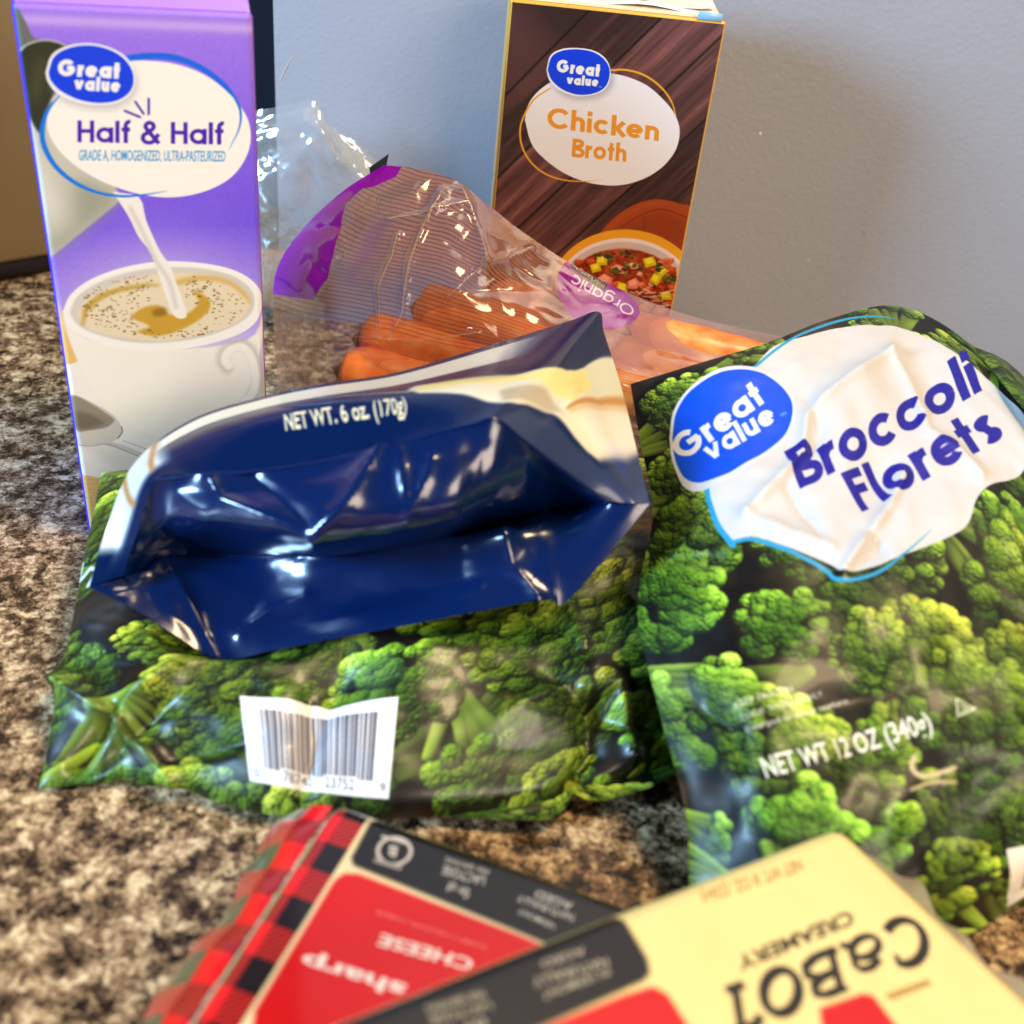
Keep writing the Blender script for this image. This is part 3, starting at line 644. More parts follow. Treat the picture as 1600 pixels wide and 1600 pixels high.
# ================================================================== broccoli print
def worley(H, W, cell, seed):     # distance to the nearest of a jittered grid of points, and that point's random value
    r = np.random.default_rng(seed); gh, gw = int(H / cell) + 4, int(W / cell) + 4
    jx, jy, rv = r.random((gh, gw)), r.random((gh, gw)), r.random((gh, gw))
    Y, X = np.mgrid[0:H, 0:W] / cell; yi, xi = Y.astype(int), X.astype(int); best = np.full((H, W), 9.0); val = np.zeros((H, W))
    for a in (0, 1, 2):
        for b in (0, 1, 2):
            d = np.hypot(xi + b - 1 + jx[yi + a, xi + b] - X, yi + a - 1 + jy[yi + a, xi + b] - Y)
            m_ = d < best; best = np.where(m_, d, best); val = np.where(m_, rv[yi + a, xi + b], val)
    return best, val
def broccoli(wc, hc, k, seed, nf=62):
    cv = Cv(wc, hc, k); H, W = cv.H, cv.W; r = np.random.default_rng(seed)
    Z = np.full((H, W), -2.6) + .5 * fbm(H, W, 40, 3, seed); hue = np.zeros((H, W)); kind = np.zeros((H, W)); rim = np.zeros((H, W))
    def splat(x, y, z, rad, hu, kd, rm):
        R = rad * k; x *= k; y *= k
        x0, x1 = int(max(0, x - R)), int(min(W, x + R + 1)); y0, y1 = int(max(0, y - R)), int(min(H, y + R + 1))
        if x1 <= x0 or y1 <= y0: return
        dx = (np.arange(x0, x1) + .5 - x)[None] / R; dy = (np.arange(y0, y1) + .5 - y)[:, None] / R
        d = 1 - dx * dx - dy * dy; zz = z + rad * np.sqrt(np.maximum(d, 0)); sl = (slice(y0, y1), slice(x0, x1))
        ok = (d > 0) & (zz > Z[sl]); Z[sl][ok] = zz[ok]; hue[sl][ok] = hu; kind[sl][ok] = kd; rim[sl][ok] = rm
    cells = max(1, int(math.sqrt(nf * wc / hc))); rws = max(1, int(nf / cells)); P = [(wc * (i + r.uniform(.0, 1)) / cells, hc * (j + r.uniform(.0, 1)) / rws) for i in range(cells) for j in range(rws)]
    for x, y in P:
        R = r.uniform(1.3, 2.35); zo = r.uniform(-1.3, .7); hu = r.random(); sa = r.uniform(0, 6.28); side = r.random() < .55; ax_, ay_ = math.cos(sa), math.sin(sa)
        if side:                  # seen from the side: a pale stalk that forks into the head
            for q in range(9):
                f = r.uniform(-.75, .75); wd = .15 + .10 * r.random()
                for s_ in np.linspace(0, 1, 26):
                    px, py = x - ax_ * R * 1.15 * (1 - s_) - ay_ * f * R * s_ * .9, y - ay_ * R * 1.15 * (1 - s_) + ax_ * f * R * s_ * .9
                    splat(px, py, zo - .25 + .15 * s_, wd * (1.25 - .45 * s_), hu, 2, 0)
        n_ = 64
        for q in range(n_):
            t = r.uniform(0, 6.28); e = math.sqrt((q + .5) / n_); lx, ly = R * .8 * e * math.cos(t + q * 2.4), R * .8 * e * math.sin(t + q * 2.4)
            if side and lx * ax_ + ly * ay_ < R * .02: continue
            splat(x + lx, y + ly, zo + R * .62 * math.sqrt(1 - .92 * e * e), R * r.uniform(.12, .22), hu, 1, e * (.5 + .5 * (lx * .6 + ly * .8) / R) + r.uniform(-.12, .12))
    b1, v1 = worley(H, W, .085 * k, seed + 3); b2, v2 = worley(H, W, .26 * k, seed + 4); isb = (kind == 1) * 1.0
    Zb = Z + isb * (.07 * np.sqrt(np.maximum(0, 1 - (b1 / .72) ** 2)) + .10 * np.sqrt(np.maximum(0, 1 - (b2 / .8) ** 2)))
    gy_, gx_ = np.gradient(Zb * k); nz = 1 / np.sqrt(1 + (gx_ * .8) ** 2 + (gy_ * .8) ** 2); L = np.array([.50, .58, .64]); lam = np.clip((-gx_ * .8 * L[0] - gy_ * .8 * L[1] + L[2]) * nz, 0, 1)
    Zc = np.maximum(Z, -2.2); ao = np.clip(.92 + .34 * (Zc - boxblur(Zc, .75 * k)) + .30 * (Zc - boxblur(Zc, .25 * k)), .22, 1.35)
    lit = lam * .60 + .36 * np.clip(rim * 1.15, 0, 1) * (lam > .3) + .08 * (v1 - .5)
    stops = np.array([0, .22, .45, .68, .95]); C_ = np.array([[18, 24, 8], [34, 48, 14], [60, 84, 22], [112, 132, 32], [214, 212, 80]]) / 255.
    col = np.stack([np.interp(lit, stops, C_[:, q]) for q in range(3)], -1) * np.stack([1 - .22 * hue, 1 - .04 * hue, 1 - .1 * hue], -1)
    stem = (np.array([.20, .27, .08]) + lam[..., None] * np.array([.32, .36, .13])); gap = np.array([70, 56, 44]) / 255. * (.5 + .8 * fbm(H, W, 26, 4, seed + 7))[..., None]
    A = np.where((kind == 1)[..., None], col, np.where((kind == 2)[..., None], stem, gap)) * ao[..., None]
    cv.a[..., :3] = np.clip(A * (.82 + .36 * fbm(H, W, k * 2.0, 3, seed + 1))[..., None], 0, 1); return cv

def crop(s, w, h, x, y, flip=False):
    c = Cv(w, h, s.k); i, j = int(y * s.k), int(x * s.k); a = s.a[i:i + c.H, j:j + c.W]; c.a = (a[:, ::-1] if flip else a).copy(); return c
Cv.crop = crop
BIG = broccoli(24.5, 24.5, 44, 5, 120)

# ------------------------------------------------------------------ right broccoli bag
BWc, BHc = 19.0, 24.0
def bag_sheet(TL, TR, BL, BR, wc, hc, bulge, nu, nv, fold, seed, cr_n, cr_a, pu=.55, pv=.5):
    u, v = np.meshgrid(np.linspace(0, 1, nu), np.linspace(0, 1, nv))     # v = 0 at the bottom
    U3, V3 = u[..., None], v[..., None]
    P = (BL * (1 - U3) + BR * U3) * (1 - V3) + (TL * (1 - U3) + TR * U3) * V3
    n = np.cross(BR - BL, TL - BL); n /= np.linalg.norm(n)
    e = np.clip(np.sin(np.pi * u), 0, 1) ** pu * np.clip(np.sin(np.pi * v), 0, 1) ** pv
    d = bulge(u, v) * e
    Ps = P + n * d[..., None]
    d = d + (crumple(u * wc, v * hc, cr_n, wc, hc, 2.6, cr_a, seed) + crumple(u * wc, v * hc, cr_n * 2, wc, hc, 1.1, cr_a * .35, seed + 1) + folds(u * wc, v * hc, fold)) * np.clip(e * 1.6, 0, 1)
    return P + n * d[..., None], n, e, Ps
z5 = lambda *L: [(1000 + x / 2.6667, 460 + y / 2.6667) for x, y in L]
z5p = lambda x, y: z5((x, y))[0]
z6 = lambda *L: [(1100 + x / 2.6667, 900 + y / 2.6667) for x, y in L]
z6p = lambda x, y: z6((x, y))[0]
Rp = [[(985, 600), (1090, 568), (1200, 535), (1300, 497), (1400, 478), (1500, 525), (1600, 640), (1720, 780)],
      [(1000, 690), (1110, 650), (1230, 610), (1340, 580), (1450, 565), (1560, 610), (1660, 710), (1760, 830)],
      [(1020, 800), (1130, 770), (1270, 740), (1390, 715), (1510, 710), (1620, 750), (1710, 830), (1800, 930)],
      [(996, 950), (1140, 930), (1300, 905), (1430, 885), (1560, 880), (1670, 905), (1760, 970), (1850, 1050)],
      [(1030, 1110), (1170, 1095), (1330, 1075), (1460, 1060), (1600, 1050), (1710, 1060), (1800, 1100), (1880, 1170)],
      [(1072, 1270), (1195, 1270), (1345, 1250), (1480, 1230), (1610, 1215), (1720, 1210), (1810, 1220), (1880, 1270)],
      [(1080, 1400), (1195, 1430), (1340, 1410), (1480, 1375), (1600, 1345), (1700, 1320), (1790, 1310), (1860, 1340)],
      [(1125, 1500), (1200, 1530), (1340, 1510), (1500, 1465), (1590, 1415), (1700, 1370), (1780, 1350), (1850, 1370)]]
ez_ = [7.5, 6.4, 5.2, 4.0, 2.9, 1.9, 1.0, .3]; cz_ = [10.4, 9.8, 8.8, 7.6, 6.2, 4.5, 2.4, .3]
G = []
for k, row in enumerate(Rp):
    G.append([at(px, py, z=ez_[k] + (cz_[k] - ez_[k]) * math.sin(math.pi * min(1, (i + .12 * (i == 0)) / 7.6)) ** .5) for i, (px, py) in enumerate(row)])
Psm = dense(np.array(G), 24, 26)[::-1]; nv, nu = Psm.shape[:2]
BL = Psm[0, 0]
u, v = np.meshgrid(np.linspace(0, 1, nu), np.linspace(0, 1, nv)); nrm = grid_normals(Psm)
if nrm[nv // 2, nu // 2, 2] < 0: nrm = -nrm
e = np.clip(np.sin(np.pi * u), 0, 1) ** .5 * np.clip(np.sin(np.pi * v), 0, 1) ** .5
d = crumple(u * BWc, v * BHc, 60, BWc, BHc, 2.4, .15, 21) + crumple(u * BWc, v * BHc, 130, BWc, BHc, .9, .05, 22)
for path, h, wd in ((z5((440, 920), (600, 745), (680, 640), (695, 500), (760, 430), (900, 330), (1045, 240)), .32, 9), (z5((440, 920), (640, 1000), (800, 1060)), .22, 8),
                    (z5((850, 1150), (960, 985), (1050, 860), (1100, 740)), .34, 8), (z5((620, 800), (680, 900), (745, 985)), -.22, 7), (z5((1040, 240), (1110, 330), (1180, 480)), .26, 9),
                    (z5((1180, 500), (1200, 560), (1320, 640), (1420, 760)), .22, 8), (z5((700, 420), (760, 560), (720, 640)), -.18, 8), (z5((960, 985), (1010, 1060), (870, 1140)), -.2, 7),
                    (z5((0, 1110), (180, 1105), (340, 1100)), -.3, 7), (z6((0, 560), (120, 640), (160, 800)), -.2, 10)):
    d += ridge(Psm, path, h, wd)
d += (fbm(nv, nu, (26, 24), 2, 31) - .5) * .9 * np.clip((.62 - v) * 6, .25, 1) + (fbm(nv, nu, 9, 2, 32) - .5) * .16
P = Psm + nrm * (d * np.clip(e * 1.6, 0, 1))[..., None]
inv = Inv(Psm); cv = BIG.crop(BWc, BHc, .5, .3)
cv.map = lambda px, py: inv(px, py) * np.array([BWc, BHc])
teal = (40, 150, 196)
oval = [(480, 290), (560, 215), (700, 168), (850, 135), (1000, 132), (1120, 150), (1230, 195), (1330, 260), (1420, 335), (1520, 430), (1600, 510), (1640, 600), (1590, 745), (1450, 800), (1400, 860), (1370, 950), (1300, 1000), (1150, 1060), (1000, 1125), (850, 1160), (790, 1130), (620, 1065), (470, 1015), (385, 1030), (330, 955), (290, 860), (280, 780), (400, 600)]
cv.poly(z5(*oval), (204, 203, 202), smooth=5)
cv.line(z5((1060, 104), (960, 95), (860, 103), (760, 130), (650, 175), (560, 232), (480, 295)), .16, teal, smooth=6, taper=[.3, .8, 1, 1, 1, 1, 1])
cv.line(z5((276, 800), (290, 870), (325, 965), (388, 1050)), .18, teal, smooth=6)
cv.line(z5((400, 1035), (480, 1028), (640, 1085), (770, 1150), (815, 1188), (900, 1190), (1010, 1150), (1110, 1070), (1220, 970)), .13, teal, smooth=6, taper=[1, 1, 1, 1, 1, 1, .9, .5, .1])
blue = [(135, 600), (150, 500), (200, 415), (300, 342), (400, 312), (500, 320), (590, 362), (638, 440), (622, 540), (560, 612), (450, 690), (330, 758), (240, 785), (180, 758), (145, 680)]
rim = [(122, 600), (138, 490), (195, 400), (300, 322), (400, 292), (510, 302), (605, 352), (650, 440), (636, 545), (570, 625), (460, 705), (345, 775), (240, 822), (175, 790), (135, 690)]
cv.poly(z5(*[(x, y + 2) for x, y in rim]), (208, 212, 218), smooth=5)
cv.poly(z5(*blue), (0, 74, 222), smooth=6)
cv.text('Great', z5p(176, 696), z5p(530, 432), z5p(114, 614), (214, 218, 224), wt=.31)
cv.text('value', z5p(290, 697), z5p(576, 508), z5p(244, 617), (214, 218, 224), wt=.31)
cv.text('TM', z5p(590, 495), z5p(616, 482), z5p(584, 484), (200, 215, 240), font=1)
cv.text('Broccoli', z5p(668, 806), z5p(1424, 405), z5p(603, 640), (22, 18, 140), wt=.29)
cv.text('Florets', z5p(932, 888), z5p(1520, 600), z5p(838, 738), (22, 18, 140), wt=.29)
pale = (214, 206, 186)
cv.text('NET WT 12 OZ (340g)', z6p(262, 848), z6p(948, 648), z6p(233, 770), (238, 230, 212), font=1, bold=.02, fine=True)
cv.text('KEEP FROZEN', z6p(135, 560), z6p(372, 484), z6p(126, 536), pale, .95, font=1, bold=.012, fine=True)
cv.text('COOK THOROUGHLY', z6p(160, 612), z6p(500, 500), z6p(151, 588), pale, .95, font=1, bold=.012, fine=True)
cv.text('Enlarged to show texture', z6p(182, 660), z6p(602, 528), z6p(174, 638), pale, .95, font=1, bold=.012, fine=True)
cv.line(z6((1035, 520), (1112, 562), (1045, 592), (1035, 520)), .05, (226, 218, 200))
cv.line(z6((1052, 548), (1086, 562), (1055, 576)), .04, (226, 218, 200))
cv.line(z6((880, 750), (870, 800), (920, 836), (1040, 800)), .16, (206, 184, 142), smooth=5, soft=.03)
cv.line(z6((860, 890), (950, 860), (1050, 860)), .12, (196, 172, 128), smooth=5, soft=.03)
# bar code patch at lower right
bx0, by0 = cv.map(1574, 1332)
for q in range(2): pass
cv.poly([(bx0, by0 + .1), (bx0 + 5, by0 + .1), (bx0 + 5, by0 - 3.4), (bx0, by0 - 3.4)], (246, 240, 226), raw=True)
rb = random.Random(12); x = bx0 + .7
while x < bx0 + 4.4:
    wd = rb.choice([.03, .03, .06, .09]); cv.poly([(x, by0 - .4), (x + wd, by0 - .4), (x + wd, by0 - 2.7), (x, by0 - 2.7)], (60, 52, 46), raw=True); x += wd + rb.choice([.03, .05, .08])
GR = 'bags of broccoli florets'
bag = thing('broccoli_bag', 'large broccoli bag with white oval and blue lettering, at right', 'frozen bag', GR, loc=tuple(BL))
ba = printed('broccoli_bag_print', cv.image('broccoli_right'), .40, .30, (38, .18, .0012), coat=.05)
me = mesh_grid(P); settle(link('front_sheet', me, ba), bag)
def back_sheet(P, n, e, wc, hc, drop, zmin=.15):
    Q = P[::4, ::4].copy(); ee = e[::4, ::4]
    v, u = np.meshgrid(np.linspace(0, 1, Q.shape[0]), np.linspace(0, 1, Q.shape[1]), indexing='ij')
    return Q, ee
def close_bag(P, n, e, drop):
    nv, nu = P.shape[:2]; u = np.linspace(0, 1, nu)[None, :, None]; v = np.linspace(0, 1, nv)[:, None, None]
    # Coons patch through the four edges pushed down
    C = (1 - v) * P[0][None] + v * P[-1][None] + (1 - u) * P[:, :1] + u * P[:, -1:] - ((1 - u) * (1 - v) * P[0, 0] + u * (1 - v) * P[0, -1] + (1 - u) * v * P[-1, 0] + u * v * P[-1, -1])
    C = C - n * (drop * e)[..., None]
    C[..., 2] = np.maximum(C[..., 2], .08); return C
settle(link('back_sheet', mesh_grid(close_bag(P, nrm, e, 2.2)[::2, ::2], flip=True), printed('broccoli_back_print', BIG.crop(BWc, BHc, 3, .2).image('broccoli_back'), .42)), bag)

# ================================================================== navy pouch
A3 = lambda L: np.array([at(px, py, y=y) for px, py, y in L])
seam = [(192, 900, 26.2), (215, 830, 26.6), (245, 749, 27), (310, 742, 27), (385, 738, 27), (500, 722, 27.1), (607, 697, 27.2), (700, 672, 27.4), (775, 655, 27.6), (850, 712, 28), (945, 783, 28.3)]
midr = [(165, 908, 26.1), (190, 832, 26.8), (226, 738, 27.6), (305, 690, 28.4), (395, 660, 28.6), (500, 640, 28.8), (625, 622, 29.2), (725, 608, 29.8), (835, 600, 30.8), (905, 648, 30), (982, 786, 28.35)]
outr = [(139, 917, 26), (165, 830, 26.9), (210, 724, 28.4), (300, 655, 30.6), (410, 620, 31.5), (505, 600, 32.5), (620, 582, 34.5), (760, 541, 37.5), (935, 487, 40), (972, 610, 35), (1015, 787, 28.4)]
def ins(L, o1=None, o2=None):
    L = list(L); m1 = tuple((np.array(L[7]) + L[8]) / 2); m2 = tuple((np.array(L[8]) + L[9]) / 2)
    return L[:8] + [o1 or m1] + [L[8]] + [o2 or m2] + L[9:]
seam = ins(seam); midr = ins(midr); outr = ins(outr, (885, 503, 39.4), (944, 520, 38.9))
q3 = [tuple((np.array(a_) * .45 + np.array(b__) * .55)) for a_, b__ in zip(midr, outr)]
navy = (14, 40, 122)
G = np.array([A3(seam), A3(midr), A3(q3), A3(outr)])
P = dense(G, 16, 14)
nu_, nv_ = P.shape[1], P.shape[0]
inv3 = Inv(P); PW, PH = 20., 6.
cv = Cv(PW, PH, 50, (2, 24, 68)); cv.map = lambda px, py: np.clip(inv3(px, py), -.02, 1.02) * np.array([PW, PH])
X, Y = cv.grid(); u = X / PW; v = Y / PH
z8 = lambda *L: [(560 + x / 3.2, 480 + y / 3.2) for x, y in L]
z7 = lambda *L: [(120 + x / 3.2, 480 + y / 3.2) for x, y in L]
# pale swoosh running along the rim and over both side edges
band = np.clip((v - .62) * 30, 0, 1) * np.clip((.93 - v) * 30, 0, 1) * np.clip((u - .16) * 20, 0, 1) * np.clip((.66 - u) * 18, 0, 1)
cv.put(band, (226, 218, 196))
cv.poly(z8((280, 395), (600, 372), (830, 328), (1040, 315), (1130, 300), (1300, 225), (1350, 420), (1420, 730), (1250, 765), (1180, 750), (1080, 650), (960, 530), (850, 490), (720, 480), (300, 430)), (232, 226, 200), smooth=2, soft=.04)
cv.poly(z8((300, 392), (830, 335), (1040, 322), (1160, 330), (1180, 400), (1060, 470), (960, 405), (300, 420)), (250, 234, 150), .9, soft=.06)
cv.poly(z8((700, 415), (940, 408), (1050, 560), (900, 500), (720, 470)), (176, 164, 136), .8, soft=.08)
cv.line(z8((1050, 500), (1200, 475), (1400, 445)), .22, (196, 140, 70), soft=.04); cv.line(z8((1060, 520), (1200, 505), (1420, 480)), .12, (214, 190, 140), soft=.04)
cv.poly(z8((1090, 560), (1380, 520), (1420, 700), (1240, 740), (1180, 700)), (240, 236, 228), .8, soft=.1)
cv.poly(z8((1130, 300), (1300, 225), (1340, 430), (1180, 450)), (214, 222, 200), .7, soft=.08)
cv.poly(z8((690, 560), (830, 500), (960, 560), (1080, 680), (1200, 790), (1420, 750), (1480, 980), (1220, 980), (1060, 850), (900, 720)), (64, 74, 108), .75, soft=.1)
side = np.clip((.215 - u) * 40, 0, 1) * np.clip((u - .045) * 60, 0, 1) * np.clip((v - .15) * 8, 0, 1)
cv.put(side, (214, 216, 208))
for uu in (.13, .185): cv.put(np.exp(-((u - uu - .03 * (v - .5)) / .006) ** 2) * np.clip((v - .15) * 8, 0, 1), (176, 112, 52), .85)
cv.text('NET WT. 6 oz. (170g)', (446, 672), (636, 644), (443, 648), (226, 216, 176), font=1, bold=.03)
cv.line([(500, 622), (560, 617), (640, 612)], .10, (220, 214, 196), .8)
po = thing('snack_pouch', 'glossy navy blue pouch lying with its gusseted bottom towards the viewer', 'pouch', loc=tuple(at(340, 1030, y=25.2)))
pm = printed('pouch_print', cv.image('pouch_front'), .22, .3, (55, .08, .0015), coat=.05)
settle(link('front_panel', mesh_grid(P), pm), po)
foldr = [(200, 902, 26.4), (226, 880, 27.6), (258, 864, 28.2), (320, 866, 28.2), (400, 868, 28.1), (500, 864, 28.1), (607, 853, 28.3), (700, 838, 28.8), (785, 815, 29.8), (870, 792, 29.9), (950, 786, 28.4)]
upm = [(196, 901, 26.3), (224, 858, 26.9), (262, 812, 26.9), (320, 812, 26.2), (395, 818, 25.8), (500, 828, 25.5), (595, 818, 25.7), (690, 800, 26.1), (775, 772, 27.2), (860, 760, 28.8), (948, 785, 28.3)]
d2 = [(190, 904, 26.2), (224, 893, 26.9), (262, 874, 27.6), (320, 876, 27.8), (400, 878, 28.0), (500, 870, 27.8), (590, 862, 27.9), (690, 850, 28.0), (790, 838, 27.9), (885, 812, 28.5), (962, 788, 28.3)]
d3 = [(170, 909, 26.1), (214, 925, 26.3), (268, 935, 26.3), (330, 955, 26.4), (410, 952, 26.6), (500, 942, 26.7), (605, 925, 26.9), (710, 908, 27.1), (815, 893, 27.1), (890, 872, 27.4), (990, 788, 28.3)]
lip = [(139, 917, 26.0), (205, 950, 25.7), (270, 990, 25.4), (340, 1031, 25.2), (420, 1018, 25.3), (500, 1002, 25.4), (610, 982, 25.6), (720, 960, 25.9), (830, 940, 26.3), (892, 934, 26.6), (1015, 787, 28.4)]
foldr, upm, d2, d3, lip = (ins(L) for L in (foldr, upm, d2, d3, lip))
def fix(G, w, h, amp, seed, n=26):
    nv, nu = G.shape[:2]; U, V = np.meshgrid(np.linspace(0, w, nu), np.linspace(0, h, nv))
    e = np.minimum(1, 6 * np.minimum.reduce([U / w, 1 - U / w, V / h, 1 - V / h]))
    return G + grid_normals(G) * ((crumple(U, V, n, w, h, 2.2, amp, seed) + crumple(U, V, 120, w, h, .7, amp * .22, seed + 9)) * e)[..., None]
up = fix(dense(np.array([A3(seam), A3(upm), A3(foldr)]), 16, 20), 18, 5, .10, 3)
lo = fix(dense(np.array([A3(foldr), A3(d2), A3(d3), A3(lip)]), 16, 14), 18, 6, .09, 8)
def crease(G, lst):
    n = grid_normals(G); n = np.where((n[..., 1:2] > 0), -n, n); d = sum(ridge(G, p_, h_, w_) for p_, h_, w_ in lst); return G + n * d[..., None]
up = crease(up, [([(332, 748), (350, 782), (425, 808), (492, 833)], .30, 15), ([(492, 833), (545, 785), (585, 720), (598, 700)], .30, 13), ([(625, 706), (632, 750), (640, 800), (668, 745), (676, 715)], .16, 11), ([(395, 745), (440, 780), (490, 828)], -.2, 14)])
lo = crease(lo, [([(470, 872), (560, 872), (640, 852), (790, 838)], .2, 14), ([(790, 838), (800, 880), (840, 932)], .22, 16), ([(375, 992), (425, 955), (480, 935)], .14, 14), ([(258, 870), (300, 950), (338, 1028)], .16, 18)])
gm = plain('navy_foil', (2, 24, 70), .20, .5, (40, .10, .002), coat=.3)
settle(link('upper_gusset', mesh_grid(up), gm), po); settle(link('lower_gusset', mesh_grid(lo), gm), po); under = [lo.reshape(-1, 3)]
# back panel: from the lip under the pouch to the far edge
far = A3(outr); lp = A3(lip); mid = (far + lp) / 2 + np.array([0, 2.0, 0.]); mid[:, 2] = np.minimum(mid[:, 2], 4.6); mid[:, 2] = np.maximum(mid[:, 2], 4.0)
mid[0] = (far[0] + lp[0]) / 2; mid[-1] = (far[-1] + lp[-1]) / 2
bkp = dense(np.array([lp, mid, far]), 8, 10); under.append(bkp.reshape(-1, 3)); settle(link('back_panel', mesh_grid(bkp), gm), po)
# seam ridge: the heat-sealed rim
def tube(path, r, n=6):
    path = np.asarray(path, float); t = np.gradient(path, axis=0); t /= np.linalg.norm(t, axis=1, keepdims=True)
    a_ = np.cross(t, [0, 0, 1.0]); a_ /= np.linalg.norm(a_, axis=1, keepdims=True) + 1e-9; b__ = np.cross(a_, t)
    th = np.linspace(0, 2 * np.pi, n + 1); r = np.broadcast_to(np.asarray(r, float), (len(path),))[:, None, None]
    return path[:, None] + r * (np.cos(th)[None, :, None] * a_[:, None] + np.sin(th)[None, :, None] * b__[:, None])
settle(link('seam_ridge', mesh_grid(tube(cr(A3(seam[2:]), 10), .06)), gm), po)

# ------------------------------------------------------------------ left broccoli bag
LW, LH = 18.6, 19.0
TL, TR, BL, BR = np.array([-15.5, 33.0, 3.7]), np.array([9.4, 41, 3.0]), np.array([-13.0, 20.9, .2]), np.array([7.0, 25.0, .7])
def bul(u, v):
    return (2.2 + 1.2 * np.exp(-((u - .10) / .16) ** 2 - ((v - .6) / .3) ** 2) + 1.0 * 1.5 * np.exp(-((u - .92) / .12) ** 2 - ((v - .42) / .3) ** 2))
LF = [(2.6, 3.4, .9, 2.6, .40, .9), (2.2, 1.5, 1.0, 2.0, .28, -1.0), (4.4, 1.3, .5, 1.7, .35, -.5), (16.6, 4.4, 2.0, 2.8, .35, .7), (15.2, 2.2, 2.4, 2.2, .3, -.8), (17.3, 6, 1.3, 2.4, .28, -.7), (7.4, 2.6, 1.45, 2.6, .4, -.42), (13.6, 3.2, .5, 1.8, .3, .3)]
P, nrm, e, Psm = bag_sheet(TL, TR, BL, BR, LW, LH, bul, 170, 170, LF, 33, 46, .16, .40, .42)
def sag(Q):                       # bottom edge bows towards the viewer; the pouch presses its own bed into the bag
    u, v = np.meshgrid(np.linspace(0, 1, Q.shape[1]), np.linspace(0, 1, Q.shape[0]))
    k = (np.clip(np.sin(np.pi * np.clip((u - .12) / .86, 0, 1)), 0, 1) ** .8 * 2.0 - .35 * np.exp(-((u - .2) / .07) ** 2)) * (1 - v) ** 3
    Q = Q.copy(); Q[..., 1] -= k; Q[..., 0] += .1 * k; return Q
P = sag(P); Psm = sag(Psm); nl = grid_normals(Psm); nl = np.where(nl[..., 2:] < 0, -nl, nl)
dl = sum(ridge(Psm, p_, h_, w_) for p_, h_, w_ in [([(178, 1115), (150, 1150), (118, 1192)], -1.1, 12), ([(62, 1030), (110, 1075), (200, 1140), (275, 1215)], .55, 13), ([(880, 935), (900, 990), (925, 1050)], .5, 10), ([(905, 1080), (960, 1075), (985, 1180)], .6, 10), ([(925, 1100), (930, 1180), (890, 1250)], -.8, 13), ([(480, 1085), (485, 1150), (478, 1230)], -.30, 16)])
uu_, vv_ = np.meshgrid(np.linspace(0, 1, P.shape[1]), np.linspace(0, 1, P.shape[0])); ed_ = np.clip(8 * np.minimum(np.minimum(uu_, 1 - uu_), np.minimum(vv_, 1 - vv_)), 0, 1)
dl = dl + ((fbm(P.shape[0], P.shape[1], (24, 22), 2, 41) - .5) * .9 + (fbm(P.shape[0], P.shape[1], 8, 2, 42) - .5) * .16) * ed_
P = P + nl * dl[..., None]
UN = np.concatenate(under); lim = np.full(P.shape[:2], 99.0)
for i in range(P.shape[0]):
    d = (P[i][:, None, 0] - UN[None, :, 0]) ** 2 + (P[i][:, None, 1] - UN[None, :, 1]) ** 2
    zz = np.where(d < .45 ** 2, UN[None, :, 2], 99.0).min(1); lim[i] = zz - .12
for Q in (P, Psm): Q[..., 2] = np.maximum(np.minimum(Q[..., 2], lim), .12)
low = lim < 50
for _ in range(6):                # ease the sides of the bed
    b_ = boxblur(P[..., 2], 2); P[..., 2] = np.where(low, P[..., 2], np.where(boxblur(low * 1.0, 6) > .02, np.minimum(P[..., 2], .6 * P[..., 2] + .4 * b_), P[..., 2]))
inv2 = Inv(Psm); cv = BIG.crop(LW, LH, 4.5, 4.2, True)
cv.map = lambda px, py: inv2(px, py) * np.array([LW, LH])
q = cv.pts([(373, 1086), (622, 1093), (607, 1250), (390, 1222)])
wq = lambda s, t: tuple((q[3] * (1 - s) + q[2] * s) * (1 - t) + (q[0] * (1 - s) + q[1] * s) * t)
cv.poly([wq(0, 0), wq(1, 0), wq(1, 1), wq(0, 1)], (250, 250, 250), raw=True)
rb = random.Random(4); x = .12
while x < .88:
    wd = rb.choice([.006, .006, .012, .018]); cv.poly([wq(x, .14), wq(x + wd, .14), wq(x + wd, .84), wq(x, .84)], (52, 52, 66), raw=True); x += wd + rb.choice([.006, .01, .014])
cv.poly([wq(.24, .04), wq(.46, .04), wq(.46, .17), wq(.24, .17)], (250, 250, 250), raw=True); cv.poly([wq(.53, .04), wq(.76, .04), wq(.76, .17), wq(.53, .17)], (250, 250, 250), raw=True)
mp = cv.map; cv.map = None
cv.text('78742', wq(.25, .05), wq(.45, .05), wq(.25, .15), (70, 70, 84), font=1); cv.text('23752', wq(.54, .05), wq(.75, .05), wq(.54, .15), (70, 70, 84), font=1)
cv.text('0', wq(.04, .05), wq(.08, .05), wq(.04, .13), (70, 70, 84), font=1); cv.text('9', wq(.93, .05), wq(.97, .05), wq(.93, .13), (70, 70, 84), font=1)
cv.map = mp
cv.text('NET WT', (100, 930), (148, 912), (112, 905), (246, 244, 240), font=1, bold=.03)
bag2 = thing('broccoli_bag', 'broccoli bag with white barcode patch lying under the navy pouch', 'frozen bag', GR, loc=tuple(BL))
ba2 = printed('broccoli_bag_print', cv.image('broccoli_left'), .38, .5, (38, .18, .0012), coat=.09)
settle(link('front_sheet', mesh_grid(P), ba2), bag2)
settle(link('back_sheet', mesh_grid(close_bag(P, nrm, e, .3)[::2, ::2], flip=True), bpy.data.materials['broccoli_back_print']), bag2)
edge = P[0, 100:]; s = np.linspace(0, 1, 6)[:, None, None]; outd = np.array([.30, -.95, 0.])
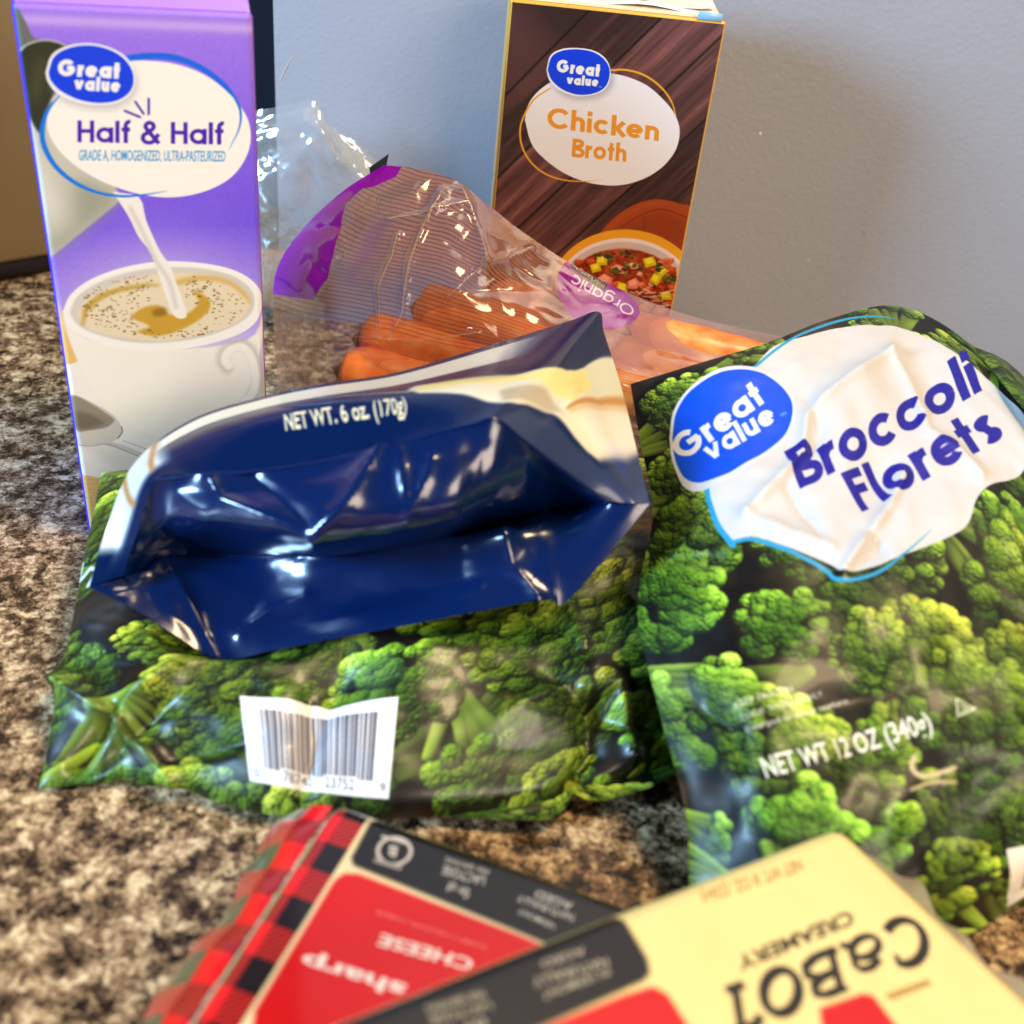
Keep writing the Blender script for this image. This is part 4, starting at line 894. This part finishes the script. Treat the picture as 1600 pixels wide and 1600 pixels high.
st = edge[None] + outd * s * np.clip(np.linspace(0, 1, len(edge)) * 3, .05, 1)[None, :, None] * .8 + np.array([0, 0, 1]) * (.5 * s * np.linspace(0, 1, len(edge))[None, :, None] ** 2)
st[..., 2] = np.maximum(st[..., 2], .12)
cs = BIG.crop(LW / 2, 1.2, 3, 12)
settle(link('bottom_seal', mesh_grid(st[::-1]), printed('seal_print', cs.image('broccoli_seal'), .3, .5, coat=.3)), bag2)

# ================================================================== carrots and their bag
cr_m, t_, b0, o_ = nt('carrot_skin')
tc = N(t_, 'ShaderNodeTexCoord'); mp_ = N(t_, 'ShaderNodeMapping'); mp_.inputs['Scale'].default_value = (150, 150, 120)
t_.links.new(tc.outputs['Object'], mp_.inputs[0]); nz = N(t_, 'ShaderNodeTexNoise', Scale=1.0, Detail=4.0); t_.links.new(mp_.outputs[0], nz.inputs['Vector'])
rp = N(t_, 'ShaderNodeValToRGB'); e_ = rp.color_ramp.elements; e_[0].position = .3; e_[0].color = lin((232, 112, 34)); e_[1].position = .7; e_[1].color = lin((252, 160, 82))
t_.links.new(nz.outputs[0], rp.inputs[0]); t_.links.new(rp.outputs[0], b0.inputs['Base Color']); b0.inputs['Roughness'].default_value = .35; b0.inputs['Subsurface Weight'].default_value = .15
b0.inputs['Subsurface Radius'].default_value = (.004, .002, .001); bump(t_, b0, 170, .18, .0006)
stem_m = plain('carrot_crown', (120, 110, 40), .6)
def carrot(p, q, r0, label):
    p, q = np.array(p), np.array(q); L = np.linalg.norm(q - p); ax = (q - p) / L
    s = np.array([0, .012, .035, .08, .16, .3, .45, .6, .75, .88, .96, 1.0]); rr = r0 * np.array([.25, .62, .85, .97, 1, .98, .93, .86, .74, .52, .28, .04])
    n = 20; th = np.linspace(0, 2 * np.pi, n + 1)
    g = np.zeros((len(s) * 3 - 2, n + 1, 3)); ss = np.interp(np.linspace(0, 1, len(s) * 3 - 2), np.linspace(0, 1, len(s)), s); r_ = np.interp(ss, s, rr)
    r_ = r_ * (1 + .02 * np.sin(ss * 37 + p[0]) + .010 * np.sin(ss * 61 + p[1] * 3)); bend = .35 * np.sin(ss * 3 + p[1])
    g[..., 0] = r_[:, None] * np.cos(th)[None] + bend[:, None]; g[..., 1] = r_[:, None] * np.sin(th)[None]; g[..., 2] = (ss * L)[:, None]
    o = link('carrot', mesh_grid(g, flip=True), cr_m); o.location = Vector(p) * CM
    o.rotation_euler = Vector(ax).to_track_quat('Z', 'Y').to_euler(); tag(o, label, 'carrot', 'carrots in the clear bag')
    c = link('crown', mesh_grid(np.stack([np.stack([.45 * r0 * k * np.cos(th), .45 * r0 * k * np.sin(th), np.full(n + 1, -.35 + .45 * k)], -1) for k in (.05, .5, .8, 1)]), flip=True), stem_m, o)
CL = [((760, 470, 47.2), (1130, 545, 46.4), 1.25, 'upper carrot behind the magenta label, near the broth carton'), ((1010, 600, 44.2), (1330, 640, 43.6), 1.2, 'carrot tucked behind the top left corner of the right broccoli bag'),
      ((532, 580, 43.8), (820, 645, 43.2), 1.35, 'front carrot of the clear bag, its blunt end lowest at left'),
      ((560, 530, 45.2), (880, 600, 44.0), 1.30, 'carrot just above the front carrot, blunt end at left'),
      ((650, 482, 46.6), (980, 575, 44.5), 1.40, 'topmost carrot under the striped film, middle of the bag'),
      ((760, 500, 47.0), (1080, 600, 45.0), 1.25, 'carrot under the magenta label of the clear bag'),
      ((900, 560, 45.5), (1200, 612, 44.4), 1.30, 'carrot showing between navy pouch and the broccoli bag'),
      ((930, 518, 46.6), (1280, 580, 45.6), 1.30, 'rear carrot at the right end of the bag by the wall'),
      ((860, 600, 44.0), (1180, 640, 43.0), 1.25, 'lowest carrot at the right, half behind the navy pouch')]
for p, q, r, lb in CL: carrot(at(p[0], p[1], y=p[2]), at(q[0], q[1], y=q[2]), r, lb)

Gp = [[(600, 258, 47.5), (655, 264, 47.5), (710, 282, 47.5), (772, 328, 47.5), (860, 392, 47.5), (970, 452, 48), (1105, 500, 48.5), (1330, 548, 48.8)],
      [(535, 300, 47), (600, 325, 46), (680, 345, 45.6), (752, 385, 45.4), (850, 435, 45.6), (955, 488, 46.2), (1090, 535, 46.6), (1320, 575, 47)],
      [(470, 362, 46.8), (545, 392, 45.2), (655, 412, 44.2), (742, 445, 43.8), (838, 480, 44.0), (940, 526, 44.6), (1070, 568, 45), (1300, 605, 45.4)],
      [(430, 430, 46.8), (505, 455, 44.8), (632, 476, 43.4), (728, 505, 42.8), (826, 535, 42.8), (920, 568, 43.2), (1045, 600, 43.6), (1280, 640, 44.2)],
      [(429, 520, 47), (500, 540, 44.6), (615, 552, 42.9), (715, 572, 42.2), (812, 592, 42), (900, 612, 42.3), (1020, 640, 42.6), (1260, 670, 43.4)],
      [(437, 618, 47.4), (500, 640, 45), (600, 655, 42.9), (700, 668, 42.2), (800, 676, 42), (880, 690, 42.2), (1000, 705, 42.4), (1240, 720, 43)]]
Gp = [[(px, py, y - (1.6 if k >= 5 else .5 if k == 4 else 0)) for k, (px, py, y) in enumerate(r)] for r in Gp]
G = np.array([A3(r) for r in Gp])
P = dense(G, 22, 24); nv, nu = P.shape[:2]
CWc, CHc = 26., 13.
U, V = np.meshgrid(np.linspace(0, CWc, nu), np.linspace(0, CHc, nv))
ee = np.minimum(1, 8 * np.minimum.reduce([U / CWc + .02, 1 - U / CWc, V / CHc + .02, 1 - V / CHc]))
Psm = P.copy()
P = P + grid_normals(P) * ((crumple(U, V, 90, CWc, CHc, 2.0, .13, 51) + crumple(U, V, 150, CWc, CHc, .8, .05, 52)) * ee)[..., None]
nf_ = grid_normals(Psm); nf_ = np.where(nf_[..., 1:2] > 0, -nf_, nf_)
P = P + nf_ * sum(ridge(Psm, p_, h_, w_) for p_, h_, w_ in [([(689, 305), (661, 355), (645, 405), (636, 455), (632, 490), (614, 533)], .30, 5), ([(623, 367), (614, 405), (595, 449), (601, 530)], .28, 5), ([(507, 530), (551, 524), (657, 533), (711, 525), (745, 521)], .22, 5), ([(610, 345), (660, 335), (720, 320)], .2, 5), ([(700, 465), (740, 430), (760, 415)], .2, 5), ([(760, 420), (740, 350), (720, 300)], .3, 8), ([(760, 420), (830, 390)], .25, 7)])[..., None]
inv4 = Inv(Psm)
cv = Cv(CWc, CHc, 45, (198, 136, 106), True); cv.a[..., 3] = .20
cv.map = lambda px, py: inv4(px, py) * np.array([CWc, CHc])
X, Y = cv.grid(); wob = (fbm(cv.H, cv.W, 200, 2, 4) - .5) * .5
ln = np.clip(1.6 - np.abs(((Y + wob) / .24) % 1 - .5) * 9, 0, 1) * (Y < 9.4)
cv.a[..., 3] = np.where(Y < 9.0, (.58 - .28 * np.clip((Y - 4.5) / 3, 0, 1)) * (1 - .62 * np.clip((X - 13) / 4, 0, 1)) + .14 * np.clip((X - 15) / 4, 0, 1), .18 + .30 * np.clip((6 - X) / 4, 0, 1) * (.4 + fbm(cv.H, cv.W, 40, 3, 8)))
cv.put(ln * (1 - .5 * np.clip((X - 14) / 4, 0, 1)), (78, 50, 40), .8, pa=.60)
z9 = lambda *L: [(820 + x / 3.2, 380 + y / 3.2) for x, y in L]
z9p = lambda x, y: z9((x, y))[0]
zA = lambda *L: [(420 + x / 3.2, 230 + y / 3.2) for x, y in L]
pur = (160, 0, 210)
cv.poly([cv.map(428, 440) * [0, 1] + [-.3, 1.6], (-.3, -.3), cv.map(622, 258) + [.2, -.4]] + [cv.map(*p) for p in zA((635, 150), (520, 205), (470, 210), (390, 290), (360, 430), (320, 560), (290, 660), (225, 765), (120, 750), (20, 735))], pur, raw=True, pa=.97)
cv.poly(zA((600, 360), (520, 560), (410, 690), (360, 660), (440, 560), (500, 420)), (150, 60, 150), .5, soft=.15, pa=.5)
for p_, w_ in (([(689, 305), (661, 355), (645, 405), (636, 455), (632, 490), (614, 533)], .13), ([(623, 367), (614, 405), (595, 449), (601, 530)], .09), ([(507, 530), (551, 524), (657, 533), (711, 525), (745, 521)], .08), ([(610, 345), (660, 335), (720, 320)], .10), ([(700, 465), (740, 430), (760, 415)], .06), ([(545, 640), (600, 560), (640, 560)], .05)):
    cv.line(p_, w_, (255, 232, 176), .6, taper=[.3, 1, .7, 1, .5, .9, .3], pa=.8)  # warm light streaks along the film creases, painted into the colour
cv.text('CARROTS', z9p(548, 432), z9p(75, 168), z9p(530, 472), (120, 96, 60), wt=.2, pa=.85)
cv.poly(z9((232, 78), (180, 118), (168, 190), (190, 270), (240, 350), (320, 400), (410, 418), (500, 412), (560, 375), (578, 330), (545, 280), (440, 190), (330, 108), (262, 76)), (160, 14, 158), smooth=5, pa=1)
cv.poly(z9((240, 86), (412, 203), (402, 238), (232, 122)), (36, 26, 30), pa=1)
cv.text('marketside', z9p(402, 208), z9p(246, 100), z9p(395, 226), (236, 220, 220), font=1, pa=1)
cv.text('Organic', z9p(556, 322), z9p(246, 148), z9p(534, 366), (244, 236, 244), wt=.2, pa=1)
cb = thing('carrot_bag', 'clear striped carrot bag with purple header and magenta label', 'bag', loc=tuple(at(600, 620, z=0)))
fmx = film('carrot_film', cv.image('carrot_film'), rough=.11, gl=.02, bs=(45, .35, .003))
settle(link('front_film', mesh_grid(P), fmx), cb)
bk = P[:, ::-1].copy()[::2, ::2]; dep = np.linspace(0, 1, bk.shape[0])[:, None]; k2 = np.sin(np.pi * np.linspace(0, 1, bk.shape[1]))[None] ** .5
bk[..., 1] += dep * 5.0 * k2 * .8; bk[..., 2] = np.maximum(bk[..., 2] - dep * 1.2, .15)
bk[..., 1] = np.minimum(bk[..., 1], 49.3)
settle(link('back_film', mesh_grid(bk), film('carrot_back_film', None, (196, 140, 112), .24, .12, .01)), cb)
pts = [at(577, 262, y=48.6), at(607, 241, y=48.8), at(603, 262, y=48.7), at(580, 285, y=48.5)]
me = bpy.data.meshes.new('m'); th = np.array([0, .12, 0]); me.from_pydata([list(np.array(p) * CM) for p in pts] + [list((np.array(p) + th) * CM) for p in pts], [], [(0, 1, 2, 3), (7, 6, 5, 4), (0, 4, 5, 1), (1, 5, 6, 2), (2, 6, 7, 3), (3, 7, 4, 0)])
settle(link('header_corner', me, plain('black_print', (16, 26, 24), .4)), cb)

# ================================================================== clear bread bag behind the purple carton
Gb = [[(380, 190, 54), (440, 178, 53.5), (500, 168, 53.5), (527, 205, 54), (575, 238, 54.5), (598, 262, 55)],
      [(380, 240, 53.5), (440, 240, 53), (492, 232, 53), (530, 262, 53.5), (570, 290, 54), (592, 305, 54.5)],
      [(382, 305, 54), (430, 305, 53.4), (475, 305, 53.2), (515, 322, 53.5), (550, 340, 54), (575, 350, 54.5)],
      [(386, 370, 55), (420, 370, 54.5), (452, 374, 54.3), (480, 386, 54.4), (510, 396, 54.6), (530, 405, 55)],
      [(392, 435, 56), (412, 437, 55.4), (434, 440, 55.2), (452, 450, 55.3), (470, 462, 55.4), (490, 470, 55.8)],
      [(396, 497, 57.2), (412, 497, 57), (428, 497, 57), (444, 498, 57), (464, 500, 57), (490, 502, 57)]]
P = dense(np.array([A3(r) for r in Gb]), 22, 22); nv, nu = P.shape[:2]; U, V = np.meshgrid(np.linspace(0, 6, nu), np.linspace(0, 10, nv))
P = P + grid_normals(P) * (crumple(U, V, 80, 6, 10, 1.3, .20, 71) + crumple(U, V, 120, 6, 10, .5, .07, 72))[..., None]
P[..., 2] = np.maximum(P[..., 2], .1)
bb = thing('bread_bag', 'crumpled clear plastic bag standing behind the purple carton', 'bag', loc=tuple(at(428, 497, z=0)))
ff = film('clear_film', None, (205, 212, 212), .24, .10, .09, (55, .8, .004))
settle(link('film_front', mesh_grid(P), ff), bb)
Q = P[::2, ::2].copy(); Q[..., 1] += 1.2; Q[..., 0] -= .5; settle(link('film_back', mesh_grid(Q), ff), bb)
settle(link('loose_strand', mesh_grid(tube(np.array([at(437, 128, y=53.5), at(446, 108, y=53.5), at(457, 88, y=53.5)]), [.05, .09, .05])), film('strand_film', None, (230, 236, 240), .7, .1, .3)), bb)
lc = at(418, 485, z=.9)
lo_ = link('bread_loaf', box_mesh((9, 1.2, 3.4), .45, 4, off=(-7.9, 0, .9)), plain('toasted_crust', (196, 150, 112), .7, mottle=120, bs=(160, .3, .001))); lo_.location = (lc[0] * CM + .009, (56.6) * CM, 0)
tag(lo_, 'tan loaf just visible inside the crumpled clear bag', 'bread')

# ================================================================== cheese blocks
def cheese_frame(c0, c1, c2):     # far corner, along the long side, along the short side
    c0, c1, c2 = map(np.array, (c0, c1, c2)); ex = (c1 - c0) / np.linalg.norm(c1 - c0); ey = c2 - c0; ey -= ex * (ey @ ex); ey /= np.linalg.norm(ey); return c0, ex, ey
def cheese(name, label, c0, ex, ey, L, W, T, cvs, side, film_mat):
    # top print plane: origin c0, u along ex, v along ey ; the block hangs below it
    ez = np.cross(ex, ey); 
    if ez[2] < 0: ez = -ez
    rt = thing(name, label, 'cheese', 'wrapped cheese blocks', loc=tuple(c0 - ez * T))
    Mx = Matrix(((ex[0], ey[0], ez[0]), (ex[1], ey[1], ez[1]), (ex[2], ey[2], ez[2])))
    me = box_mesh((L, W, T), .55, 6, lambda n: 0 if n.z > .55 else 1)
    if np.linalg.det(np.array(Mx)) < 0: me.flip_normals()
    o = link('block', me, [cvs, side], rt); o.matrix_local = Mx.to_4x4(); smooth_by_angle(o)
    return rt, o, Mx
def plane_map(c0, ex, ey):
    n = np.cross(ex, ey)
    def f(px, py):
        p = onplane(px, py, c0, n); return np.array([(p - c0) @ ex, (p - c0) @ ey])
    return f
y6 = lambda *L: [(200 + x / 2.6667, 1200 + y / 2.6667) for x, y in L]; y6p = lambda x, y: y6((x, y))[0]
y7 = lambda *L: [(600 + x / 2.6667, 1250 + y / 2.6667) for x, y in L]; y7p = lambda x, y: y7((x, y))[0]
y8 = lambda *L: [(1000 + x / 2.6667, 1250 + y / 2.6667) for x, y in L]; y8p = lambda x, y: y8((x, y))[0]
# --- rear block with the plaid end
c0, ex, ey = cheese_frame(at(522, 1243, z=3.1), at(960, 1398, z=3.1), at(252, 1580, z=3.1))
L1, W1 = 13.5, 8.0
cv = Cv(L1, W1, 60, (168, 22, 22)); cv.map = plane_map(c0, ex, ey)
pb = plane_map(c0, ex, ey)(*y6p(1010, 190))[0]
X, Y = cv.grid(); per = 1.75
sy = ((Y + .3) / per) % 1 < .5; sx = ((pb - X) / .62).astype(int) % 2 == 0
tw = (((X + Y) / .17) % 1 < .5)
red = np.array([238, 26, 30]); dkr = np.array([126, 14, 18]); blk = np.array([26, 16, 18])
c = np.where((sy & sx)[..., None], blk, np.where((sy ^ sx)[..., None], np.where(tw[..., None], np.array([206, 44, 36]), dkr * .85), red))
olive = np.array([120, 112, 70])
em = (X < .25)
c = np.where((em & sy)[..., None], olive, np.where((em & ~sy)[..., None], np.array([214, 72, 56]) * np.where(tw, 1.05, .8)[..., None], c))
cv.a[..., :3] = np.clip(c, 0, 255) / 255.
creamc = (236, 214, 160)
cv.poly([(pb, -1), (L1 + 1, -1), (L1 + 1, W1 + 1), (pb, W1 + 1)], creamc, raw=True)
cv.poly(y6((1045, 200), (1010, 225), (930, 375), (940, 405), (1600, 670), (1800, 755), (2200, 700), (1900, 200), (1500, 100)), (22, 18, 16), smooth=0, soft=.03)
cv.poly(y6((860, 470), (900, 440), (960, 442), (1620, 695), (1900, 810), (1900, 1300), (500, 1300), (530, 1010)), (212, 8, 10), smooth=0, soft=.03)
wh = (238, 226, 206)
cv.text('sharp', y6p(1165, 905), y6p(735, 772), y6p(1140, 960), wh, font=1, bold=.03)
cv.text('CHEESE', y6p(1445, 800), y6p(1055, 690), y6p(1425, 845), wh, font=1, bold=.03)
cv.text('EXTRA', y6p(1600, 1010), y6p(1250, 920), y6p(1580, 1070), wh, font=1, bold=.03)
cv.text('SHARP CHEDDAR CHEESE', y6p(1500, 742), y6p(1035, 590), y6p(1494, 758), (240, 150, 140), font=1)
pc = cv.map(*y6p(1110, 345))
t = np.linspace(0, 2 * np.pi, 40); gry = (206, 196, 180)
cv.line(np.stack([pc[0] + .42 * np.cos(t), pc[1] + .42 * np.sin(t)], -1), .10, gry, raw=True)
cv.text('B', y6p(1125, 330), y6p(1090, 318), y6p(1115, 372), gry, font=1, bold=.03)
cv.line(y6((1060, 285), (1170, 315)), .08, gry); cv.line(y6((1035, 385), (1130, 415)), .14, (150, 142, 130))
for s_, a0, a1, b1 in (('LACTOSE', (1490, 455), (1315, 405), (1482, 490)), ('0g of', (1425, 505), (1335, 470), (1415, 545)), ('PER SERVING', (1505, 425), (1325, 372), (1500, 442))):
    cv.text(s_, y6p(*a0), y6p(*a1), y6p(*b1), gry, font=1, bold=.02)
for s_, a0, a1, b1 in (('AGED', (790, 430), (635, 375), (780, 460)), ('NATURALLY', (795, 480), (560, 395), (785, 505)), ('VERMONT', (720, 520), (565, 450), (710, 540))):
    cv.text(s_, y7p(*a0), y7p(*a1), y7p(*b1), gry, font=1, bold=.02)
capm = plain('cream_wrap', (232, 206, 140), .35)
plaid = printed('plaid_wrap', cv.image('cheese_plaid'), .25, .5, (26, .30, .004), coat=.55)
plaid_side = plain('red_wrap', (150, 24, 24), .3, .5, (40, .3, .002), coat=.5)
r1, o1, M1 = cheese('cheese_block', 'wrapped sharp cheese block with a red and black plaid end', c0, ex, ey, L1, W1, 3.0, plaid, plaid_side, None)
# crimped film flap folding off the plaid end
fl = []
for i in range(40):
    s_ = i / 39; row = []
    for j in range(10):
        q_ = j / 9; p = c0 + ey * (s_ * W1 * .98 + .1) - ex * (q_ * (1.45 - .15 * s_ + .12 * math.sin(s_ * 11))) + np.array([0, 0, -1]) * (.34 + q_ * q_ * 1.0 + .16 * math.sin(s_ * 26 + q_ * 3) * q_); row.append(p)
    fl.append(row)
fcv = Cv(W1, 1.6, 50, (150, 140, 96)); X, Y = fcv.grid()
sq = ((X + .3) / per) % 1 < .5; tw2 = ((X * 1.0 + Y) / .11) % 1 < .5
inn = (Y < .75); fcv.a[..., :3] = np.where(inn[..., None], np.where((~sq)[..., None], np.where(tw2[..., None], np.array([206, 44, 36]), np.array([110, 12, 16])), np.array([236, 26, 26])), np.where(sq[..., None], np.array([98, 92, 58]), np.where(tw2[..., None], np.array([216, 92, 66]), np.array([178, 48, 40])))) / 255.
settle(link('film_flap', mesh_grid(np.swapaxes(np.array(fl), 0, 1)), printed('flap_print', fcv.image('plaid_flap'), .25, .6, coat=.6)), r1)

# --- front block, lying over the corner of the rear one
c0, ex, ey = cheese_frame(at(1312, 1280, z=3.7), at(500, 1592, z=6.35), at(1600, 1590, z=3.9))
L2, W2 = 15.5, 7.5
cv = Cv(L2, W2, 60, (252, 232, 158)); cv.map = plane_map(c0, ex, ey)
cv.poly(y7((920, 440), (1000, 500), (1095, 660), (1108, 720), (1080, 752), (640, 950), (100, 1200), (-700, 1500), (-900, 1100), (0, 780), (640, 530)), (26, 22, 17), soft=.04)
cv.poly(y7((640, 960), (1000, 815), (1120, 778), (1180, 810), (1260, 933), (1500, 1300), (0, 1300)), (214, 10, 8), soft=.04)
cv.poly(y8((750, 870), (930, 808), (970, 815), (1060, 933), (1300, 1200), (800, 1200)), (214, 10, 8), soft=.04)
brn = (172, 134, 60)
cv.text('NET WT. 8 OZ. (226g)', y8p(665, 245), y8p(250, 385), y8p(682, 290), brn, font=1, bold=.02)
cv.text('CREAMERY', y8p(875, 460), y8p(395, 660), y8p(898, 512), (60, 46, 20), font=1, bold=.03)
cv.line(y8((1040, 820), (1200, 760)), .16, brn, .8)
blk = (38, 28, 16)
# hand-drawn slab-serif letters, upside down to the viewer: C a B O T
sx_ = cv.pts([y8p(1150, 490), y8p(330, 800), y8p(1187, 590)])
bx_, bX, bY = sx_[0], (sx_[1] - sx_[0]), (sx_[2] - sx_[0])
def LT(pts): return np.array([bx_ + bX * a_ + bY * b__ for a_, b__ in pts])
hgt = np.hypot(*bY)
def strokes(L, wd): cv.put(cv.strokemask([LT(l) for l in L], wd * hgt * 1.25), blk)
C_ = [(.10 + .105 * math.cos(math.radians(a_)), .72 + .85 * math.sin(math.radians(a_))) for a_ in range(50, 315, 12)]
strokes([C_], .26); strokes([[(.165, 1.5), (.165, 1.05)]], .16)
strokes([[(.30 + .07 * math.cos(math.radians(a_)), .36 + .38 * math.sin(math.radians(a_))) for a_ in range(0, 361, 15)]], .2)
strokes([[(.37, 1.0), (.375, .1), (.42, .0)], [(.25, .95), (.30, 1.15), (.35, 1.1), (.37, .9)]], .2)
strokes([[(.47, .05), (.47, 1.45)], [(.44, .05), (.55, .05)], [(.44, 1.45), (.54, 1.45)]], .22)
strokes([[(.54, 1.45), (.585, 1.3), (.585, 1.0), (.54, .82), (.47, .8)], [(.54, .82), (.605, .6), (.605, .25), (.55, .05)]], .22)
strokes([[(.735 + .08 * math.cos(math.radians(a_)), .75 + .72 * math.sin(math.radians(a_))) for a_ in range(0, 361, 12)]], .26)
strokes([[(.93, .05), (.93, 1.45)], [(.85, 1.45), (1.01, 1.45)], [(.85, 1.45), (.85, 1.2)], [(1.01, 1.45), (1.01, 1.2)], [(.89, .05), (.97, .05)]], .22)
for s_, a0, a1, b1 in (('AGED', (832, 612), (650, 672), (845, 640)), ('NATURALLY', (925, 655), (612, 745), (940, 690)), ('IN VERMONT', (935, 700), (655, 800), (945, 730)),
                       ('PER SERVING', (410, 790), (170, 860), (425, 820)), ('LACTOSE', (440, 840), (185, 905), (455, 870)), ('0g of', (420, 905), (200, 975), (435, 940))):
    if s_ == 'AGED' or True: cv.text(s_, y7p(*a0), y7p(*a1), y7p(*b1), (190, 182, 158), font=1, bold=.02)
cw = printed('cheese_label', cv.image('cheese_label'), .28, .5, (24, .26, .004), coat=.55)
r2, o2, M2 = cheese('cheese_block', 'pale yellow wrapped cheese block with black lettering, nearest the camera', c0, ex, ey, L2, W2, 3.1, cw, capm, None)
ezn = np.cross(ex, ey); ezn = ezn if ezn[2] > 0 else -ezn
fl = []
for i in range(50):
    s_ = i / 49; row = []
    for j in range(10):
        q_ = j / 9; wd = 1.25 + .35 * math.sin(s_ * 7 + 1) * (s_ > .05)
        p = c0 + ey * (s_ * W2 * 1.0) - ex * (-.05 + q_ * wd) - ezn * (.28 + q_ * .5 + .14 * math.sin(s_ * 30 + 2 * q_) * q_); row.append(p)
    fl.append(row)
ffm = film('cheese_film', None, (204, 200, 184), .88, .2, .06, (60, .5, .003))
settle(link('film_flap', mesh_grid(np.array(fl)), ffm), r2)
tb = []
for i in range(14):
    s_ = i / 13; row = []
    for j in range(10):
        q_ = j / 9; p = c0 + ex * (.15 - .95 * q_) - ey * (s_ * .95) - ezn * (.3 - .25 * math.sin(s_ * 3) + .1 * math.sin(q_ * 9)); row.append(p)
    tb.append(row)
settle(link('film_tab', mesh_grid(np.array(tb)), ffm), r2)
